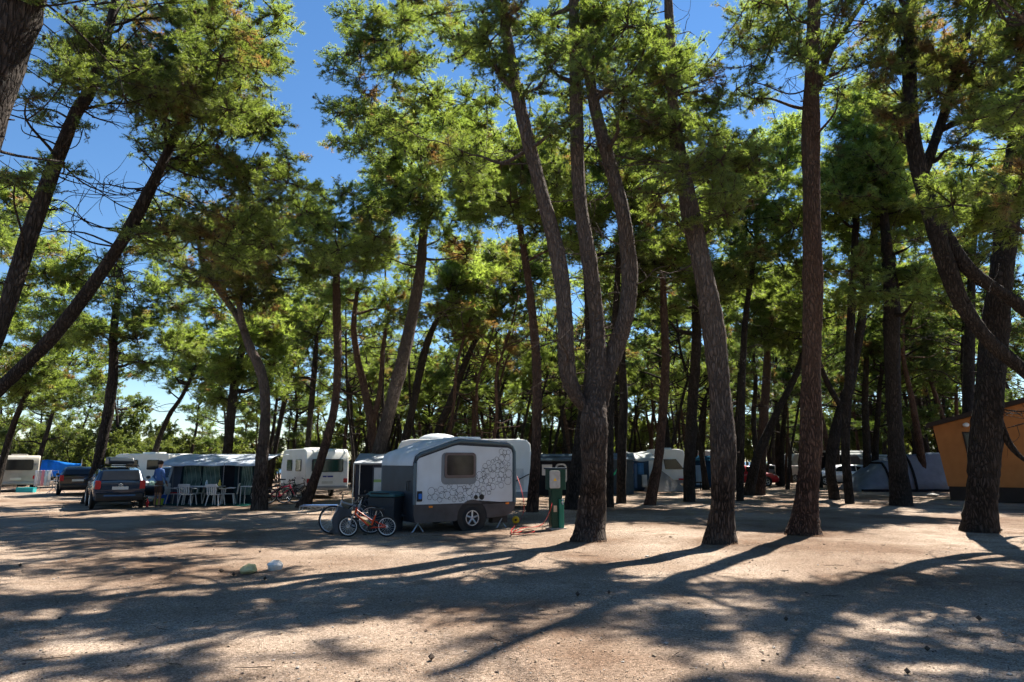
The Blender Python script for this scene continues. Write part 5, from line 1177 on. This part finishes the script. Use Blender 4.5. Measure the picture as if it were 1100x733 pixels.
# loose stones and fallen twigs on the gravel
def pebbles():
    rr = np.random.default_rng(9); bag = TriBag()
    base = np.array([(1, 0, 0), (-1, 0, 0), (0, 1, 0), (0, -1, 0), (0, 0, 1), (0, 0, -1), (.6, .6, .5), (-.6, .55, .5), (.6, -.6, .45), (-.55, -.6, .5)])
    tr = np.array([(0, 6, 8), (6, 2, 7), (7, 1, 9), (9, 3, 8), (6, 4, 8), (6, 7, 4), (7, 9, 4), (9, 8, 4), (0, 2, 6), (2, 1, 7), (1, 3, 9), (3, 0, 8), (0, 5, 2), (2, 5, 1), (1, 5, 3), (3, 5, 0)])
    for k in range(9000):
        y = 4.2 + 15 * rr.uniform() ** 2.0; x = rr.uniform(-.8, .8) * y * 1.05
        s = rr.gamma(2.0, .0022) + .003
        if rr.uniform() < .004: s *= 2.4
        an = rr.uniform(0, 6.28); R = np.array([[cos(an), -sin(an), 0], [sin(an), cos(an), 0], [0, 0, 1]])
        v = (base * (1 + rr.normal(size=base.shape) * .15) * [s * rr.uniform(.8, 1.5), s, s * .6]) @ R.T + [x, y, ground_z(x, y) - .008 + s * .25]
        bag.add(v, tr, np.full(len(tr), 0 if rr.uniform() < .68 else (1 if rr.uniform() < .6 else 2)))
    return bag.mesh('gravel', [paint('stone_tan', (.24, .185, .135), .9, vary=.3), paint('stone_grey', (.30, .28, .26), .9, vary=.25), paint('stone_dark', (.08, .06, .05), .9, vary=.3)])
tag(link('gravel', pebbles()), kind='stuff')
def litter():
    rr = np.random.default_rng(12); bag = TriBag()
    for k in range(30000):
        y = 4.2 + 22 * rr.uniform() ** 1.7; x = rr.uniform(-.85, .85) * y
        if sin(x * 1.1 + 2) * cos(y * .9) + rr.normal() * .5 < .1: continue
        an = rr.uniform(0, 6.28); ln = rr.uniform(.03, .07) * (1 + y * .04); w = .0025 * (1 + y * .06); z = float(ground_z(x, y)) + rr.uniform(.0, .012)
        d = np.array([cos(an), sin(an), 0]) * ln; s = np.array([-sin(an), cos(an), 0]) * w
        p = np.array([x, y, z]); bag.add(np.array([p - s, p + s, p + d + [0, 0, rr.uniform(-.004, .01)]]), np.array([(0, 1, 2)]), np.zeros(1, int))
    for tx, ty in ((1.78, 15.4), (4.6, 15.0), (7.1, 16.9), (11.8, 17.4), (-9.2, 25.2)):      # drifts gathered round the trunks
        for k in range(2600):
            an = rr.uniform(0, 6.28); q = .3 + abs(rr.normal()) * .55; x, y = tx + q * cos(an), ty + q * sin(an)
            w_ = rr.uniform(0, 6.28); ln = rr.uniform(.05, .11); z = float(ground_z(x, y)) + rr.uniform(0, .05) * max(0, 1 - q)
            d = np.array([cos(w_), sin(w_), 0]) * ln; s = np.array([-sin(w_), cos(w_), 0]) * .004; p = np.array([x, y, z])
            bag.add(np.array([p - s, p + s, p + d + [0, 0, rr.uniform(-.004, .015)]]), np.array([(0, 1, 2)]), np.zeros(1, int))
    for k in range(22):                                                                                  # fallen cones
        y = 4.8 + 13 * rr.uniform() ** 1.4; x = rr.uniform(-.8, .8) * y; z = float(ground_z(x, y)); s = rr.uniform(.022, .034)
        ov = np.array([(1.5, 0, 0), (-1.4, 0, 0), (0, 1, 0), (0, -1, 0), (0, 0, 1), (0, 0, -1)]) * s
        an = rr.uniform(0, 6.28); R = np.array([[cos(an), -sin(an), 0], [sin(an), cos(an), 0], [0, 0, 1]])
        bag.add(ov @ R.T + [x, y, z + s * .7], np.array([(0, 2, 4), (2, 1, 4), (1, 3, 4), (3, 0, 4), (2, 0, 5), (1, 2, 5), (3, 1, 5), (0, 3, 5)]), np.full(8, 1))
    for k in range(70):
        y = 4.5 + 14 * rr.uniform() ** 1.6; x = rr.uniform(-.8, .8) * y
        an = rr.uniform(0, 6.28); ln = rr.uniform(.08, .4); z = float(ground_z(x, y))
        a = np.array([x, y, z + .004]); b = a + np.array([cos(an), sin(an), .01]) * ln; mpt = (a + b) / 2 + rr.normal(size=3) * .02 * [1, 1, .2]
        put_tube(bag, smooth_path([(*a, .003), (*mpt, .004), (*b, .002)], 2), 4, rr, .05, 1)
    return bag.mesh('needle_litter', [paint('dry_needles', (.14, .075, .04), .9, vary=.3), TWIG])
tag(link('needle_litter', litter()), kind='stuff')

# light
SUN_AZ, SUN_EL = atan2(.66, .75), radians(53)          # azimuth from +Y towards +X
sv = Vector((sin(SUN_AZ) * cos(SUN_EL), cos(SUN_AZ) * cos(SUN_EL), sin(SUN_EL)))
sl = bpy.data.lights.new('sun', 'SUN'); sl.energy = 5.0; sl.angle = radians(.53); sl.color = (1, .93, .82)
so = bpy.data.objects.new('sun', sl); C.objects.link(so); so.rotation_euler = sv.to_track_quat('Z', 'Y').to_euler(); so.location = (30, 10, 30)
w = bpy.data.worlds.new('World'); scene.world = w; w.use_nodes = True
nt = w.node_tree
for n in list(nt.nodes): nt.nodes.remove(n)
wo = nt.nodes.new('ShaderNodeOutputWorld'); bgd = nt.nodes.new('ShaderNodeBackground'); sky = nt.nodes.new('ShaderNodeTexSky')
sky.sky_type = 'NISHITA'; sky.sun_disc = False; sky.sun_elevation = SUN_EL; sky.sun_rotation = SUN_AZ
sky.air_density = 1.0; sky.dust_density = 0.0; sky.ozone_density = 4.0; sky.altitude = 0
bgd.inputs['Strength'].default_value = .051
hs_ = nt.nodes.new('ShaderNodeHueSaturation'); hs_.inputs['Saturation'].default_value = 1.15
L(nt, sky.outputs[0], hs_.inputs['Color']); L(nt, hs_.outputs[0], bgd.inputs['Color']); L(nt, bgd.outputs[0], wo.inputs['Surface'])
cam = bpy.data.cameras.new('camera'); cam.lens = 24.0; cam.sensor_width = 36.0; cam.clip_end = 20000; cam.clip_start = .05
co = bpy.data.objects.new('camera', cam); C.objects.link(co); co.location = (0, 0, EYE); co.rotation_euler = (pi / 2 + TILT, 0, 0)
scene.camera = co
scene.view_settings.view_transform = 'Standard'; scene.view_settings.look = 'None'; scene.view_settings.gamma = 1.0
scene.view_settings.use_curve_mapping = False; scene.view_settings.exposure = 1.75
scene.render.engine = 'CYCLES'
cy = scene.cycles
cy.use_denoising = True; cy.max_bounces = 4; cy.diffuse_bounces = 3; cy.glossy_bounces = 2; cy.transmission_bounces = 3; cy.transparent_max_bounces = 6
cy.caustics_reflective = False; cy.caustics_refractive = False; cy.use_adaptive_sampling = True; cy.adaptive_threshold = .035
